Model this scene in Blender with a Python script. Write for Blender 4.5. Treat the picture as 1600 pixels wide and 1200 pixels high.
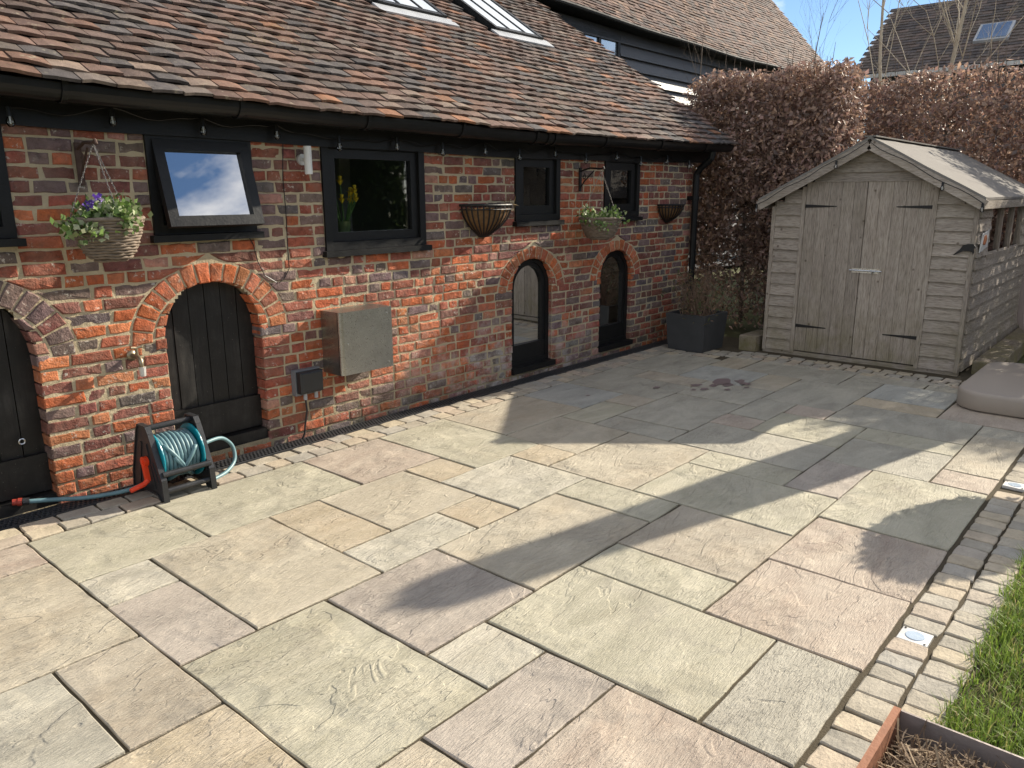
import bpy, math, random
import numpy as np
from mathutils import Vector, Matrix, noise
random.seed(11); rng = np.random.default_rng(11)
for o in list(bpy.data.objects): bpy.data.objects.remove(o)
scene = bpy.context.scene
C = scene.collection
PI = math.pi
def rad(a): return math.radians(a)

# ------------------------------------------------------------------ camera, sky, sun, exposure
RC = ((0.656621, -0.754214, -0.003103), (-0.181366, -0.153902, -0.971298), (0.732089, 0.638338, -0.237844))
CAM = Vector((0, 0, 1.6))
cd = bpy.data.cameras.new('camera'); cam = bpy.data.objects.new('camera', cd); C.objects.link(cam)
cam.matrix_world = Matrix((
    (RC[0][0], -RC[1][0], -RC[2][0], CAM.x),
    (RC[0][1], -RC[1][1], -RC[2][1], CAM.y),
    (RC[0][2], -RC[1][2], -RC[2][2], CAM.z), (0, 0, 0, 1)))
cd.sensor_width = 36; cd.lens = 1213.11 * 36 / 1600; cd.clip_start = .05; cd.clip_end = 600
scene.camera = cam
SUN = Vector((1.0, -0.236, 0.525)).normalized()          # direction towards the sun
ELEV = math.asin(SUN.z); AZ = math.atan2(SUN.x, SUN.y)
w = bpy.data.worlds.new('World'); scene.world = w; w.use_nodes = True
nt = w.node_tree; nt.nodes.clear()
def wn(t, **k):
    n = nt.nodes.new(t)
    for a, b in k.items(): setattr(n, a, b)
    return n
sky = wn('ShaderNodeTexSky', sky_type='NISHITA', sun_disc=False, sun_elevation=ELEV, sun_rotation=AZ, air_density=.9, dust_density=0.0, ozone_density=3.0, altitude=600)
tc = wn('ShaderNodeTexCoord'); mp = wn('ShaderNodeMapping'); mp.inputs['Scale'].default_value = (1, 1, 2.2)
mp.inputs['Location'].default_value = (1.9, .6, .4)
no = wn('ShaderNodeTexNoise'); no.inputs['Scale'].default_value = 3.4; no.inputs['Detail'].default_value = 7; no.inputs['Roughness'].default_value = .58
rp = wn('ShaderNodeValToRGB'); rp.color_ramp.elements[0].position = .45; rp.color_ramp.elements[1].position = .64
mx = wn('ShaderNodeMix', data_type='RGBA'); mx.inputs[7].default_value = (13.2, 12.8, 12.3, 1)
bg = wn('ShaderNodeBackground'); bg.inputs['Strength'].default_value = .077
wo = wn('ShaderNodeOutputWorld')
L = nt.links.new
L(tc.outputs['Generated'], mp.inputs[0]); L(mp.outputs[0], no.inputs['Vector']); L(no.outputs['Fac'], rp.inputs[0])
L(rp.outputs[0], mx.inputs[0]); L(sky.outputs[0], mx.inputs[6]); L(mx.outputs[2], bg.inputs[0]); L(bg.outputs[0], wo.inputs[0])
sd = bpy.data.lights.new('sun', 'SUN'); sd.energy = 4.5; sd.angle = rad(.55); sd.color = (1, .905, .755)
so = bpy.data.objects.new('sun', sd); C.objects.link(so); so.rotation_euler = SUN.to_track_quat('Z', 'Y').to_euler(); so.location = (20, -5, 14)
vs = scene.view_settings; vs.view_transform = 'Standard'; vs.look = 'None'; vs.gamma = 1; vs.exposure = .95; vs.use_curve_mapping = False

scene.cycles.max_bounces = 6; scene.cycles.diffuse_bounces = 3; scene.cycles.glossy_bounces = 3; scene.cycles.transparent_max_bounces = 8

# ------------------------------------------------------------------ helpers
W = {}
def reg(o, parent, org):
    C.objects.link(o)
    pw = Vector((0, 0, 0))
    if parent is not None: o.parent = parent; pw = W[parent.name]
    o.location = Vector(org) - pw; W[o.name] = Vector(org)
    return o
def tag(o, label=None, cat=None, group=None, kind=None):
    if label: o['label'] = label
    if cat: o['category'] = cat
    if group: o['group'] = group
    if kind: o['kind'] = kind
    return o
def thing(name, loc, label, cat, group=None):
    o = bpy.data.objects.new(name, None); o.empty_display_size = .1
    reg(o, None, loc); return tag(o, label, cat, group)
class MB:
    def __init__(s): s.v = []; s.f = []; s.c = []; s.m = []
    def add(s, vs, fs, col=None, mi=0):
        b = len(s.v); s.v += [tuple(p) for p in vs]
        for f in fs: s.f.append([i + b for i in f]); s.c.append(col or (1, 1, 1)); s.m.append(mi)
    def box(s, a, b, col=None, mi=0, M=None):
        x0, y0, z0 = a; x1, y1, z1 = b
        P = [(x0,y0,z0),(x1,y0,z0),(x1,y1,z0),(x0,y1,z0),(x0,y0,z1),(x1,y0,z1),(x1,y1,z1),(x0,y1,z1)]
        if M is not None: P = [M @ Vector(p) for p in P]
        s.add(P, [(0,3,2,1),(4,5,6,7),(0,1,5,4),(1,2,6,5),(2,3,7,6),(3,0,4,7)], col, mi)
    def bar(s, p, q, wd, th, up=(0,0,1), col=None, mi=0):
        p = Vector(p); q = Vector(q); d = (q-p).normalized(); u = Vector(up)
        sx = d.cross(u).normalized() * wd/2; u2 = sx.cross(d).normalized() * th/2
        P = [p-sx-u2, p+sx-u2, p+sx+u2, p-sx+u2, q-sx-u2, q+sx-u2, q+sx+u2, q-sx+u2]
        s.add(P, [(0,1,2,3),(7,6,5,4),(0,4,5,1),(1,5,6,2),(2,6,7,3),(3,7,4,0)], col, mi)
    def tube(s, pts, r, n=8, col=None, mi=0, caps=True, closed=False):
        pts = [Vector(p) for p in pts]; k = len(pts); rs = r if isinstance(r, (list, tuple)) else [r]*k
        prev = None; V = []
        for i, p in enumerate(pts):
            if closed: d = pts[(i+1) % k] - pts[i-1]
            else: d = pts[min(i+1, k-1)] - pts[max(i-1, 0)]
            d = d.normalized() if d.length > 1e-9 else Vector((0,0,1))
            if prev is None:
                a = Vector((0,0,1)) if abs(d.z) < .9 else Vector((1,0,0)); nrm = d.cross(a).normalized()
            else:
                nrm = prev - d*prev.dot(d); nrm = nrm.normalized() if nrm.length > 1e-6 else d.orthogonal().normalized()
            prev = nrm; b = d.cross(nrm)
            V += [p + (nrm*math.cos(2*PI*j/n) + b*math.sin(2*PI*j/n))*rs[i] for j in range(n)]
        F = []
        for i in range(k if closed else k-1):
            i2 = (i+1) % k
            for j in range(n): F.append((i*n+j, i*n+(j+1)%n, i2*n+(j+1)%n, i2*n+j))
        if caps and not closed: F.append(tuple(range(n))[::-1]); F.append(tuple((k-1)*n+j for j in range(n)))
        s.add(V, F, col, mi)
    def lathe(s, prof, c, n=20, axis='z', col=None, mi=0, arc=2*PI, a0=0):
        V = []; full = abs(arc-2*PI) < 1e-6; m = n if full else n+1
        for r, h in prof:
            for j in range(m):
                a = a0 + arc*j/n; x, y = r*math.cos(a), r*math.sin(a)
                p = {'z': (x, y, h), 'x': (h, x, y), 'y': (x, h, y)}[axis]; V.append((p[0]+c[0], p[1]+c[1], p[2]+c[2]))
        F = []
        for i in range(len(prof)-1):
            for j in range(n):
                j2 = (j+1) % m; F.append((i*m+j, i*m+j2, (i+1)*m+j2, (i+1)*m+j))
        s.add(V, F, col, mi)
    def prism(s, poly, fr, w0, w1, col=None, mi=0):
        k = len(poly); V = [fr(u, v, w0) for u, v in poly] + [fr(u, v, w1) for u, v in poly]
        F = [tuple(range(k))[::-1], tuple(range(k, 2*k))] + [(i, (i+1)%k, k+(i+1)%k, k+i) for i in range(k)]
        s.add(V, F, col, mi)
    def piece(s, poly, fr, depth, bev=.006, wob=.002, step=.06, col=None, mi=0, w=0., dome=.0015):
        """an uneven block: outline poly in (u,v), its face at w, chamfered, going back by depth"""
        k = len(poly); P = []; K = []
        for i in range(k):
            a = Vector(poly[i]); b = Vector(poly[(i+1) % k]); n = max(1, int(round((b-a).length/step)))
            for j in range(n): P.append(a.lerp(b, j/n)); K.append(j == 0)
        c = sum(P, Vector((0, 0)))/len(P); n = len(P)
        ctr = Vector((random.uniform(-9, 9), random.uniform(-9, 9)))
        O = []
        for p, corner in zip(P, K):
            q = p + Vector((random.uniform(-wob, wob), random.uniform(-wob, wob)))
            if corner: q = q + (c-q).normalized()*bev*.45
            O.append(q)
        I = []
        for i, q in enumerate(O):
            d = (c-q); e = O[(i+1) % n]-O[i-1]; nn = Vector((-e.y, e.x))
            nn = nn.normalized() if nn.length > 1e-9 else d.normalized()
            if nn.dot(d) < 0: nn = -nn
            I.append(q + nn*bev*random.uniform(.7, 1.3) + (d.normalized()*bev*.3 if K[i] else Vector((0,0))))
        V = [fr(q.x, q.y, w-depth) for q in O] + [fr(q.x, q.y, w-bev*random.uniform(.6, 1.1)) for q in O] + [fr(q.x, q.y, w+random.uniform(-dome, dome)) for q in I] + [fr(c.x, c.y, w+random.uniform(0, dome))]
        F = []
        for i in range(n):
            j = (i+1) % n
            F += [(i, j, n+j, n+i), (n+i, n+j, 2*n+j, 2*n+i), (2*n+i, 2*n+j, 3*n)]
        s.add(V, F, col, mi)
    def build(s, name, mats, parent=None, org=None, smooth=False, colattr=False, kind=None):
        if not isinstance(mats, (list, tuple)): mats = [mats]
        if org is None: org = W[parent.name] if parent is not None else (0, 0, 0)
        o_ = Vector(org); me = bpy.data.meshes.new(name)
        me.from_pydata([(p[0]-o_.x, p[1]-o_.y, p[2]-o_.z) for p in s.v], [], s.f)
        for m in mats: me.materials.append(m)
        if len(mats) > 1: me.polygons.foreach_set('material_index', s.m)
        if smooth: me.polygons.foreach_set('use_smooth', [True]*len(s.f))
        if colattr:
            at = me.color_attributes.new('col', 'FLOAT_COLOR', 'CORNER'); a = []
            for f, c in zip(s.f, s.c): a += [c[0], c[1], c[2], 1.]*len(f)
            at.data.foreach_set('color', a)
        me.update()
        o = bpy.data.objects.new(name, me); reg(o, parent, org)
        if kind: o['kind'] = kind
        return o
def npmesh(name, V, nper, cols, mat, parent=None, org=(0,0,0), kind='stuff', tri=False):
    """V: (N, nper, 3) polygons; cols (N,3)"""
    N = V.shape[0]; me = bpy.data.meshes.new(name); o_ = np.array(org, float)
    vv = (V.reshape(-1, 3) - o_).astype(np.float32)
    me.vertices.add(N*nper); me.vertices.foreach_set('co', vv.ravel())
    me.loops.add(N*nper); me.loops.foreach_set('vertex_index', np.arange(N*nper, dtype=np.int32))
    me.polygons.add(N); me.polygons.foreach_set('loop_start', np.arange(0, N*nper, nper, dtype=np.int32))
    me.polygons.foreach_set('loop_total', np.full(N, nper, np.int32))
    me.update(calc_edges=True); me.validate()
    at = me.color_attributes.new('col', 'FLOAT_COLOR', 'CORNER')
    cc = np.ones((N, nper, 4), np.float32); cc[:, :, :3] = cols[:, None, :]
    at.data.foreach_set('color', cc.ravel()); me.materials.append(mat)
    o = bpy.data.objects.new(name, me); reg(o, parent, org)
    if kind: o['kind'] = kind
    return o
def fr_wall(y):  return lambda u, v, w_: (u, y-w_, v)          # u = x, v = z, outwards = -y
def fr_ground(z): return lambda u, v, w_: (u, v, z+w_)
def nz(x, y, z, s=1.): return noise.noise(Vector((x*s, y*s, z*s)))

# ------------------------------------------------------------------ materials
class NT:
    def __init__(s, name):
        s.m = bpy.data.materials.new(name); s.m.use_nodes = True; s.t = s.m.node_tree; s.t.nodes.clear()
        s.out = s.t.nodes.new('ShaderNodeOutputMaterial')
    def n(s, t, ins=None, **k):
        q = s.t.nodes.new(t)
        for a, b in k.items(): setattr(q, a, b)
        for a, b in (ins or {}).items():
            if hasattr(b, 'is_output') or isinstance(b, bpy.types.NodeSocket): s.t.links.new(b, q.inputs[a])
            else: q.inputs[a].default_value = b
        return q
    def math(s, op, a, b=0., c=0., clamp=False): return s.n('ShaderNodeMath', {0: a, 1: b, 2: c}, operation=op, use_clamp=clamp).outputs[0]
    def mix(s, f, a, b, blend='MIX'):
        q = s.n('ShaderNodeMix', {0: f, 6: a, 7: b}, data_type='RGBA', blend_type=blend); return q.outputs[2]
    def ramp(s, f, lo, hi, c0=(0,0,0,1), c1=(1,1,1,1)):
        q = s.n('ShaderNodeValToRGB', {0: f}); e = q.color_ramp.elements
        e[0].position = lo; e[1].position = hi; e[0].color = c0; e[1].color = c1; return q.outputs[0]
    def pos(s, scale=(1,1,1), rot=None, rnd=0.):
        p = s.n('ShaderNodeNewGeometry').outputs['Position']
        if rnd:
            oi = s.n('ShaderNodeObjectInfo').outputs['Random']
            v = s.n('ShaderNodeCombineXYZ', {0: s.math('MULTIPLY', oi, rnd), 1: s.math('MULTIPLY', oi, rnd*1.7), 2: s.math('MULTIPLY', oi, rnd*.6)}).outputs[0]
            p = s.n('ShaderNodeVectorMath', {0: p, 1: v}, operation='ADD').outputs[0]
        m = s.n('ShaderNodeMapping', {'Vector': p, 'Scale': scale})
        if rot is not None: s.t.links.new(rot, m.inputs['Rotation']) if not isinstance(rot, tuple) else setattr(m.inputs['Rotation'], 'default_value', rot)
        return m.outputs[0]
    def noise(s, vec, sc, det=4., rough=.55, dist=0.): return s.n('ShaderNodeTexNoise', {'Vector': vec, 'Scale': sc, 'Detail': det, 'Roughness': rough, 'Distortion': dist}).outputs['Fac']
    def bump(s, h, dist, strength=1., prev=None):
        i = {'Height': h, 'Distance': dist, 'Strength': strength}
        if prev is not None: i['Normal'] = prev
        return s.n('ShaderNodeBump', i).outputs[0]
    def fin(s, col, rough=.8, nrm=None, metal=0., spec=.4, **k):
        i = {'Base Color': col, 'Roughness': rough, 'Metallic': metal, 'Specular IOR Level': spec}
        if nrm is not None: i['Normal'] = nrm
        i.update(k); b = s.n('ShaderNodeBsdfPrincipled', i); s.t.links.new(b.outputs[0], s.out.inputs[0]); return s.m
def c4(c): return (c[0], c[1], c[2], 1.)
def simple(name, col, rough=.7, metal=0., spec=.4, var=.25, sc=9., bump=.0015, bsc=60., scale=(1,1,1), rnd=0., attr=False, **k):
    t = NT(name); p = t.pos(scale, rnd=rnd); n1 = t.noise(p, sc, 5.); n2 = t.noise(p, bsc, 4.)
    base = t.n('ShaderNodeVertexColor', layer_name='col').outputs[0] if attr else c4(col)
    f = t.math('MULTIPLY_ADD', n1, var*2, 1-var); g = t.n('ShaderNodeCombineColor', {0: f, 1: f, 2: f}).outputs[0]
    colr = t.mix(1., base, g, 'MULTIPLY')
    nr = t.bump(n2, bump) if bump else None
    rr = t.math('MULTIPLY_ADD', n1, .3, rough-.15, clamp=True)
    return t.fin(colr, rr, nr, metal, spec, **k)

def brick_mat():
    t = NT('brick'); p = t.pos()
    base = t.n('ShaderNodeVertexColor', layer_name='col').outputs[0]
    n1 = t.noise(p, 22., 4., .65); n2 = t.noise(p, 120., 3., .7); n3 = t.noise(p, 5., 2.)
    f = t.math('MULTIPLY_ADD', n1, 1.7, .15); g = t.n('ShaderNodeCombineColor', {0: f, 1: f, 2: f}).outputs[0]
    col = t.mix(1., base, g, 'MULTIPLY'); col = t.mix(t.math('MULTIPLY', t.ramp(t.noise(p, 9., 4., .65), .42, .68), .30), col, (.27, .21, .165, 1))
    dk = t.ramp(n2, .60, .75); col = t.mix(t.math('MULTIPLY', dk, .55), col, (.05, .035, .03, 1))
    lime = t.math('MULTIPLY', t.ramp(t.noise(p, 38., 3., .7), .59, .66), t.ramp(n3, .44, .60)); col = t.mix(t.math('MULTIPLY', lime, .75), col, (.55, .50, .43, 1))
    # lime bloom and green algae low on the wall by the arched windows
    sp = t.n('ShaderNodeSeparateXYZ', {0: t.n('ShaderNodeNewGeometry').outputs['Position']})
    zz = t.n('ShaderNodeMapRange', {0: sp.outputs[2], 1: .75, 2: .25, 3: 0., 4: 1.}).outputs[0]
    xx = t.n('ShaderNodeMapRange', {0: t.math('ABSOLUTE', t.math('SUBTRACT', sp.outputs[0], 5.0)), 1: 1.9, 2: .4, 3: 0., 4: 1.}).outputs[0]
    bl = t.math('MULTIPLY', t.math('MULTIPLY', zz, xx), t.ramp(t.noise(p, 6., 6., .7), .43, .60)); col = t.mix(t.math('MULTIPLY', bl, .85), col, (.46, .42, .38, 1))
    al = t.math('MULTIPLY', t.n('ShaderNodeMapRange', {0: sp.outputs[2], 1: .38, 2: .05, 3: 0., 4: 1.}).outputs[0], t.ramp(t.noise(p, 8., 5.), .45, .6)); col = t.mix(t.math('MULTIPLY', al, .5), col, (.10, .09, .05, 1))
    nb = t.bump(t.math('ADD', t.math('MULTIPLY', n2, .0045), t.math('MULTIPLY', n1, .016)), 1.)
    return t.fin(col, .88, nb, 0., .25)
def mortar_mat():
    t = NT('mortar'); p = t.pos(); n1 = t.noise(p, 7., 6.); n2 = t.noise(p, 150., 3., .7)
    col = t.mix(n1, (.34, .275, .175, 1), (.62, .525, .36, 1)); col = t.mix(t.math('MULTIPLY', t.ramp(n2, .55, .8), .5), col, (.25, .2, .14, 1))
    sp = t.n('ShaderNodeSeparateXYZ', {0: t.n('ShaderNodeNewGeometry').outputs['Position']})
    al = t.math('MULTIPLY', t.n('ShaderNodeMapRange', {0: sp.outputs[2], 1: .3, 2: .0, 3: 0., 4: 1.}).outputs[0], t.noise(p, 9., 4.)); col = t.mix(al, col, (.12, .10, .06, 1))
    return t.fin(col, .95, t.bump(t.math('ADD', t.math('MULTIPLY', n2, .004), t.math('MULTIPLY', t.noise(p, 40., 2.), .008)), 1.), 0., .15)
def slab_mat(name, a, b, iron=.25):
    t = NT(name)
    oi = t.n('ShaderNodeObjectInfo').outputs['Random']
    rot = t.n('ShaderNodeCombineXYZ', {0: 0., 1: 0., 2: t.math('MULTIPLY', oi, 40.)}).outputs[0]
    p = t.pos((1, 2.8, 1), rot, rnd=43.); q = t.pos((1, 1, 1), rnd=29.); st = t.pos((1, 7., 1), rot, rnd=17.)
    n1 = t.noise(p, 1.35, 4., .60, .9)
    m = t.math('MULTIPLY', n1, 4.5); fl = t.math('FLOOR', m); fc = t.math('SUBTRACT', m, fl)
    ed = t.n('ShaderNodeMapRange', {0: fc, 1: 0., 2: .07, 3: 0., 4: 1.}, interpolation_type='SMOOTHSTEP').outputs[0]
    terr = t.math('ADD', fl, ed)
    n2 = t.noise(p, 8., 4., .66, 1.0); m2 = t.math('MULTIPLY', n2, 6.); f2 = t.math('FLOOR', m2)
    e2 = t.n('ShaderNodeMapRange', {0: t.math('SUBTRACT', m2, f2), 1: 0., 2: .12, 3: 0., 4: 1.}, interpolation_type='SMOOTHSTEP').outputs[0]
    mask = t.ramp(t.noise(q, 2.2, 3.), .46, .60)
    terr2 = t.math('MULTIPLY', t.math('ADD', f2, e2), mask)
    n3 = t.noise(st, 26., 3., .6); n4 = t.noise(q, 240., 1., .6)
    col = t.mix(t.ramp(t.noise(p, 1.5, 6., .65, 1.2), .34, .66), c4([v*.90 for v in a]), c4([v*1.0 for v in b]))
    col = t.mix(t.math('MULTIPLY', t.ramp(t.noise(q, 2.6, 5., .6), .52, .75), iron), col, (.42, .29, .17, 1))
    col = t.mix(t.math('MULTIPLY', t.ramp(n3, .50, .78), .28), col, (.62, .58, .48, 1)); col = t.mix(t.math('MULTIPLY', t.ramp(t.noise(q, 3.7, 4., .6, .6), .53, .70), .30), col, (.25, .225, .19, 1))
    col = t.mix(t.math('MULTIPLY', t.ramp(n4, .58, .78), .40), col, (.16, .14, .12, 1))
    ve = t.n('ShaderNodeMapRange', {0: fc, 1: .0, 2: .035, 3: 1., 4: 0.}).outputs[0]
    col = t.mix(t.math('MULTIPLY', t.math('MULTIPLY', ve, mask), .30), col, (.17, .14, .12, 1))
    hh = t.math('ADD', t.math('ADD', t.math('MULTIPLY', terr, .0032), t.math('MULTIPLY', terr2, .0030)), t.math('ADD', t.math('MULTIPLY', n3, .0085), t.math('MULTIPLY', n4, .0009))); nb = t.bump(hh, 1.)
    return t.fin(col, .74, nb, 0., .32)
def wood_mat(name, a, b, scale, algae=0.):
    t = NT(name); p = t.pos(scale, rnd=31.); q = t.pos((1,1,1), rnd=11.)
    g = t.noise(p, 9., 6., .65, .4); h = t.noise(p, 42., 4., .6)
    col = t.mix(t.ramp(g, .3, .72), c4(a), c4(b))
    col = t.mix(t.math('MULTIPLY', t.ramp(h, .46, .68), .72), col, (a[0]*.42, a[1]*.40, a[2]*.38, 1))
    kn = t.n('ShaderNodeTexVoronoi', {'Vector': t.pos((1,1,1), rnd=3.), 'Scale': 7.5}, feature='F1').outputs['Distance']
    col = t.mix(t.math('MULTIPLY', t.ramp(kn, .05, .12, (1,1,1,1), (0,0,0,1)), .75), col, (.07, .045, .03, 1))
    oi = t.n('ShaderNodeObjectInfo').outputs['Random']; f = t.math('MULTIPLY_ADD', oi, .22, .90)
    col = t.mix(1., col, t.n('ShaderNodeCombineColor', {0: f, 1: f, 2: f}).outputs[0], 'MULTIPLY')
    sz = t.n('ShaderNodeSeparateXYZ', {0: t.n('ShaderNodeNewGeometry').outputs['Position']}).outputs[2]
    gs = t.math('MULTIPLY', t.n('ShaderNodeMapRange', {0: sz, 1: .62, 2: .0, 3: 0., 4: 1.}).outputs[0], t.ramp(t.noise(t.pos(), 4.5, 5., .65), .38, .62)); col = t.mix(t.math('MULTIPLY', gs, algae*4.), col, (.19, .165, .075, 1))
    if algae: col = t.mix(t.math('MULTIPLY', t.ramp(t.noise(q, 3.3, 5.), .5, .75), algae), col, (.17, .16, .075, 1))
    return t.fin(col, .85, t.bump(h, .0016, 1., t.bump(g, .002)), 0., .25)
def glass_mat(name='window_glass', tint=(.62,.65,.62), boost=1.7):
    t = NT(name); fz = t.n('ShaderNodeFresnel', {'IOR': 1.5}).outputs[0]; fz = t.math('MULTIPLY', fz, boost, clamp=True)
    nb = t.bump(t.noise(t.pos(), 2., 1.), .0006)
    a = t.n('ShaderNodeBsdfTransparent', {'Color': c4(tint)}).outputs[0]; b = t.n('ShaderNodeBsdfGlossy', {'Roughness': .015, 'Normal': nb}).outputs[0]
    m = t.n('ShaderNodeMixShader', {0: fz, 1: a, 2: b}); t.t.links.new(m.outputs[0], t.out.inputs[0]); return t.m
def leaf_mat(name, rough=.6, trans=.3):
    t = NT(name); c = t.n('ShaderNodeVertexColor', layer_name='col').outputs[0]
    b = t.n('ShaderNodeBsdfPrincipled', {'Base Color': c, 'Roughness': rough, 'Specular IOR Level': .4}).outputs[0]
    tr = t.n('ShaderNodeBsdfTranslucent', {'Color': c}).outputs[0]
    m = t.n('ShaderNodeMixShader', {0: trans, 1: b, 2: tr}); t.t.links.new(m.outputs[0], t.out.inputs[0]); return t.m
def galv_mat():
    t = NT('galvanised_steel'); p = t.pos(); v = t.n('ShaderNodeTexVoronoi', {'Vector': p, 'Scale': 210.}).outputs['Color']
    s_ = t.n('ShaderNodeSeparateColor', {0: v}).outputs[0]; n = t.noise(p, 6., 5.)
    f = t.math('ADD', t.math('MULTIPLY', s_, .07), t.math('MULTIPLY', n, .22)); f = t.math('ADD', f, .24)
    col = t.n('ShaderNodeCombineColor', {0: f, 1: t.math('MULTIPLY', f, .985), 2: t.math('MULTIPLY', f, .93)}).outputs[0]
    return t.fin(col, t.math('MULTIPLY_ADD', s_, .08, .27), None, .95, .5)
def tile_mat():
    t = NT('roof_tile'); p = t.pos(); base = t.n('ShaderNodeVertexColor', layer_name='col').outputs[0]
    n1 = t.noise(p, 14., 6., .65); n2 = t.noise(p, 90., 5., .7); f = t.math('MULTIPLY_ADD', n1, 1.5, .22)
    col = t.mix(1., base, t.n('ShaderNodeCombineColor', {0: f, 1: f, 2: f}).outputs[0], 'MULTIPLY')
    li = t.math('MULTIPLY', t.ramp(t.noise(p, 26., 5., .7), .58, .70), t.ramp(t.noise(p, 1.6, 3.), .42, .62)); col = t.mix(t.math('MULTIPLY', li, .75), col, (.34, .30, .21, 1))
    ms = t.math('MULTIPLY', t.ramp(t.noise(p, 60., 4.), .55, .7), t.ramp(t.noise(p, 1.1, 3.), .52, .66)); col = t.mix(t.math('MULTIPLY', ms, .7), col, (.15, .135, .045, 1))
    return t.fin(col, .82, t.bump(n2, .003, 1., t.bump(n1, .004)), 0., .3)
M = {}
M['brick'] = brick_mat(); M['mortar'] = mortar_mat(); M['tile'] = tile_mat(); M['galv'] = galv_mat()
M['glass'] = glass_mat(); M['glass_low'] = glass_mat('arched_window_glass', (.7,.72,.7), .85); M['glass_clear'] = glass_mat('clear_window_glass', (.95,.96,.95), 1.3); M['glass_tilt'] = glass_mat('sky_facing_glass', (.35,.4,.42), 14.)
M['roofglass'] = simple('rooflight_glass', (.34,.40,.46), .07, .75, .6, .06, 3., 0)
M['black'] = simple('black_painted_timber', (.010, .010, .010), .45, 0, .28, .3, 12., .0015, 70., (1, 1, 1))
M['blackdoor'] = simple('worn_black_paint', (.014, .013, .012), .48, 0, .45, .5, 18., .003, 90., (6, 6, 1))
def door_mat():
    t = NT('worn_black_paint'); p = t.pos(); g = t.pos((7, 7, .8), rnd=9.); n1 = t.noise(g, 4., 5., .65); n2 = t.noise(p, 5., 5., .65); n3 = t.noise(p, 46., 4., .75)
    col = t.mix(t.math('MULTIPLY', t.ramp(n2, .42, .72), t.ramp(n1, .35, .75)), (.011, .0105, .010, 1), (.060, .056, .050, 1))
    col = t.mix(t.math('MULTIPLY', t.ramp(n3, .66, .72), .55), col, (.22, .20, .17, 1))
    return t.fin(col, t.math('MULTIPLY_ADD', n2, .4, .32), t.bump(t.math('ADD', t.math('MULTIPLY', n1, .002), t.math('MULTIPLY', n3, .0012)), 1.), 0., .35)
M['blackdoor'] = door_mat()
M['gutter'] = simple('black_gutter_plastic', (.010, .010, .0105), .38, 0, .32, .3, 7., .0006, 40.)
M['blackplastic'] = simple('dark_grey_plastic', (.022, .023, .025), .42, 0, .5, .25, 14., .0008, 120.)
M['grate'] = simple('black_drain_plastic', (.042, .043, .045), .45, 0, .5, .4, 22., .001, 90.)
M['teal'] = simple('teal_plastic', (.004, .235, .30), .35, 0, .5, .2, 12., .0004)
M['hose'] = simple('grey_blue_hose', (.13, .235, .26), .45, 0, .5, .3, 14., .0006, 70.)
M['orange'] = simple('orange_plastic', (.75, .055, .012), .40, 0, .5, .15, 12., .0004)
M['steel'] = simple('stainless_steel', (.60, .60, .58), .28, 1., .5, .15, 20., .0004)
M['whitemetal'] = simple('brushed_pale_steel', (.62, .61, .58), .42, .4, .5, .15, 20., .0004)
M['iron'] = simple('black_iron', (.018, .016, .015), .55, .3, .5, .4, 30., .001)
M['fasciadull'] = simple('dull_black_gutter', (.03, .03, .03), .75, 0, .2)
M['iron2'] = simple('dull_steel_chain', (.22, .21, .20), .5, .6)
M['rustiron'] = simple('rusty_iron', (.085, .05, .038), .75, .2, .4, .5, 40., .002)
M['brass'] = simple('dull_brass', (.30, .25, .17), .42, .8, .5, .3, 40., .001)
M['wicker'] = simple('grey_wicker', (.20, .155, .115), .7, 0, .3, .55, 40., .002, 160.)
M['coco'] = simple('coconut_liner', (.20, .115, .055), .95, 0, .1, .5, 30., .006, 180.)
M['soil'] = simple('dark_soil', (.055, .04, .03), .95, 0, .1, .5, 20., .012, 45.)
M['felt'] = simple('mineral_roof_felt', (.205, .19, .17), .92, 0, .2, .3, 7., .0018, 330.)
M['lead'] = simple('grey_lead', (.42, .43, .44), .5, .1, .5, .3, 6., .002, 14.)
M['corten'] = simple('corten_steel', (.30, .135, .075), .75, .1, .3, .45, 12., .002, 70.)
M['planter'] = simple('dark_lead_planter', (.052, .053, .054), .7, 0, .4, .35, 8., .002, 50.)
M['taupe'] = simple('taupe_plastic', (.37, .315, .26), .55, 0, .4, .08, 6., .0006, 300.)
M['canopy'] = simple('taupe_canvas', (.30, .25, .225), .85, 0, .2, .15, 8., .001, 260.)
M['board'] = simple('black_weatherboard', (.07, .07, .075), .48, 0, .55, .35, 6., .003, 30., (.3, 1, 3), rnd=7.)
M['interior'] = simple('pale_interior', (.32, .30, .28), .9, 0, .2, .1, 3., 0)
M['interior_floor'] = simple('interior_floor', (.10, .085, .07), .6, 0, .3, .2, 3., 0)
M['white'] = simple('white_paint', (.72, .71, .68), .5, 0, .4, .06, 6., 0)
M['bark'] = simple('grey_bark', (.16, .125, .095), .9, 0, .2, .45, 30., .006, 60., (1, 1, .3))
M['palebark'] = simple('pale_birch_bark', (.42, .36, .27), .8, 0, .3, .45, 22., .004, 60., (1, 1, .4))
M['leaf'] = leaf_mat('leaf'); M['dryleaf'] = leaf_mat('dry_beech_leaf', .55, .30); M['grass'] = leaf_mat('grass_blade', .5, .35); M['straw'] = leaf_mat('dry_straw', .8, .15)
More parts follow.
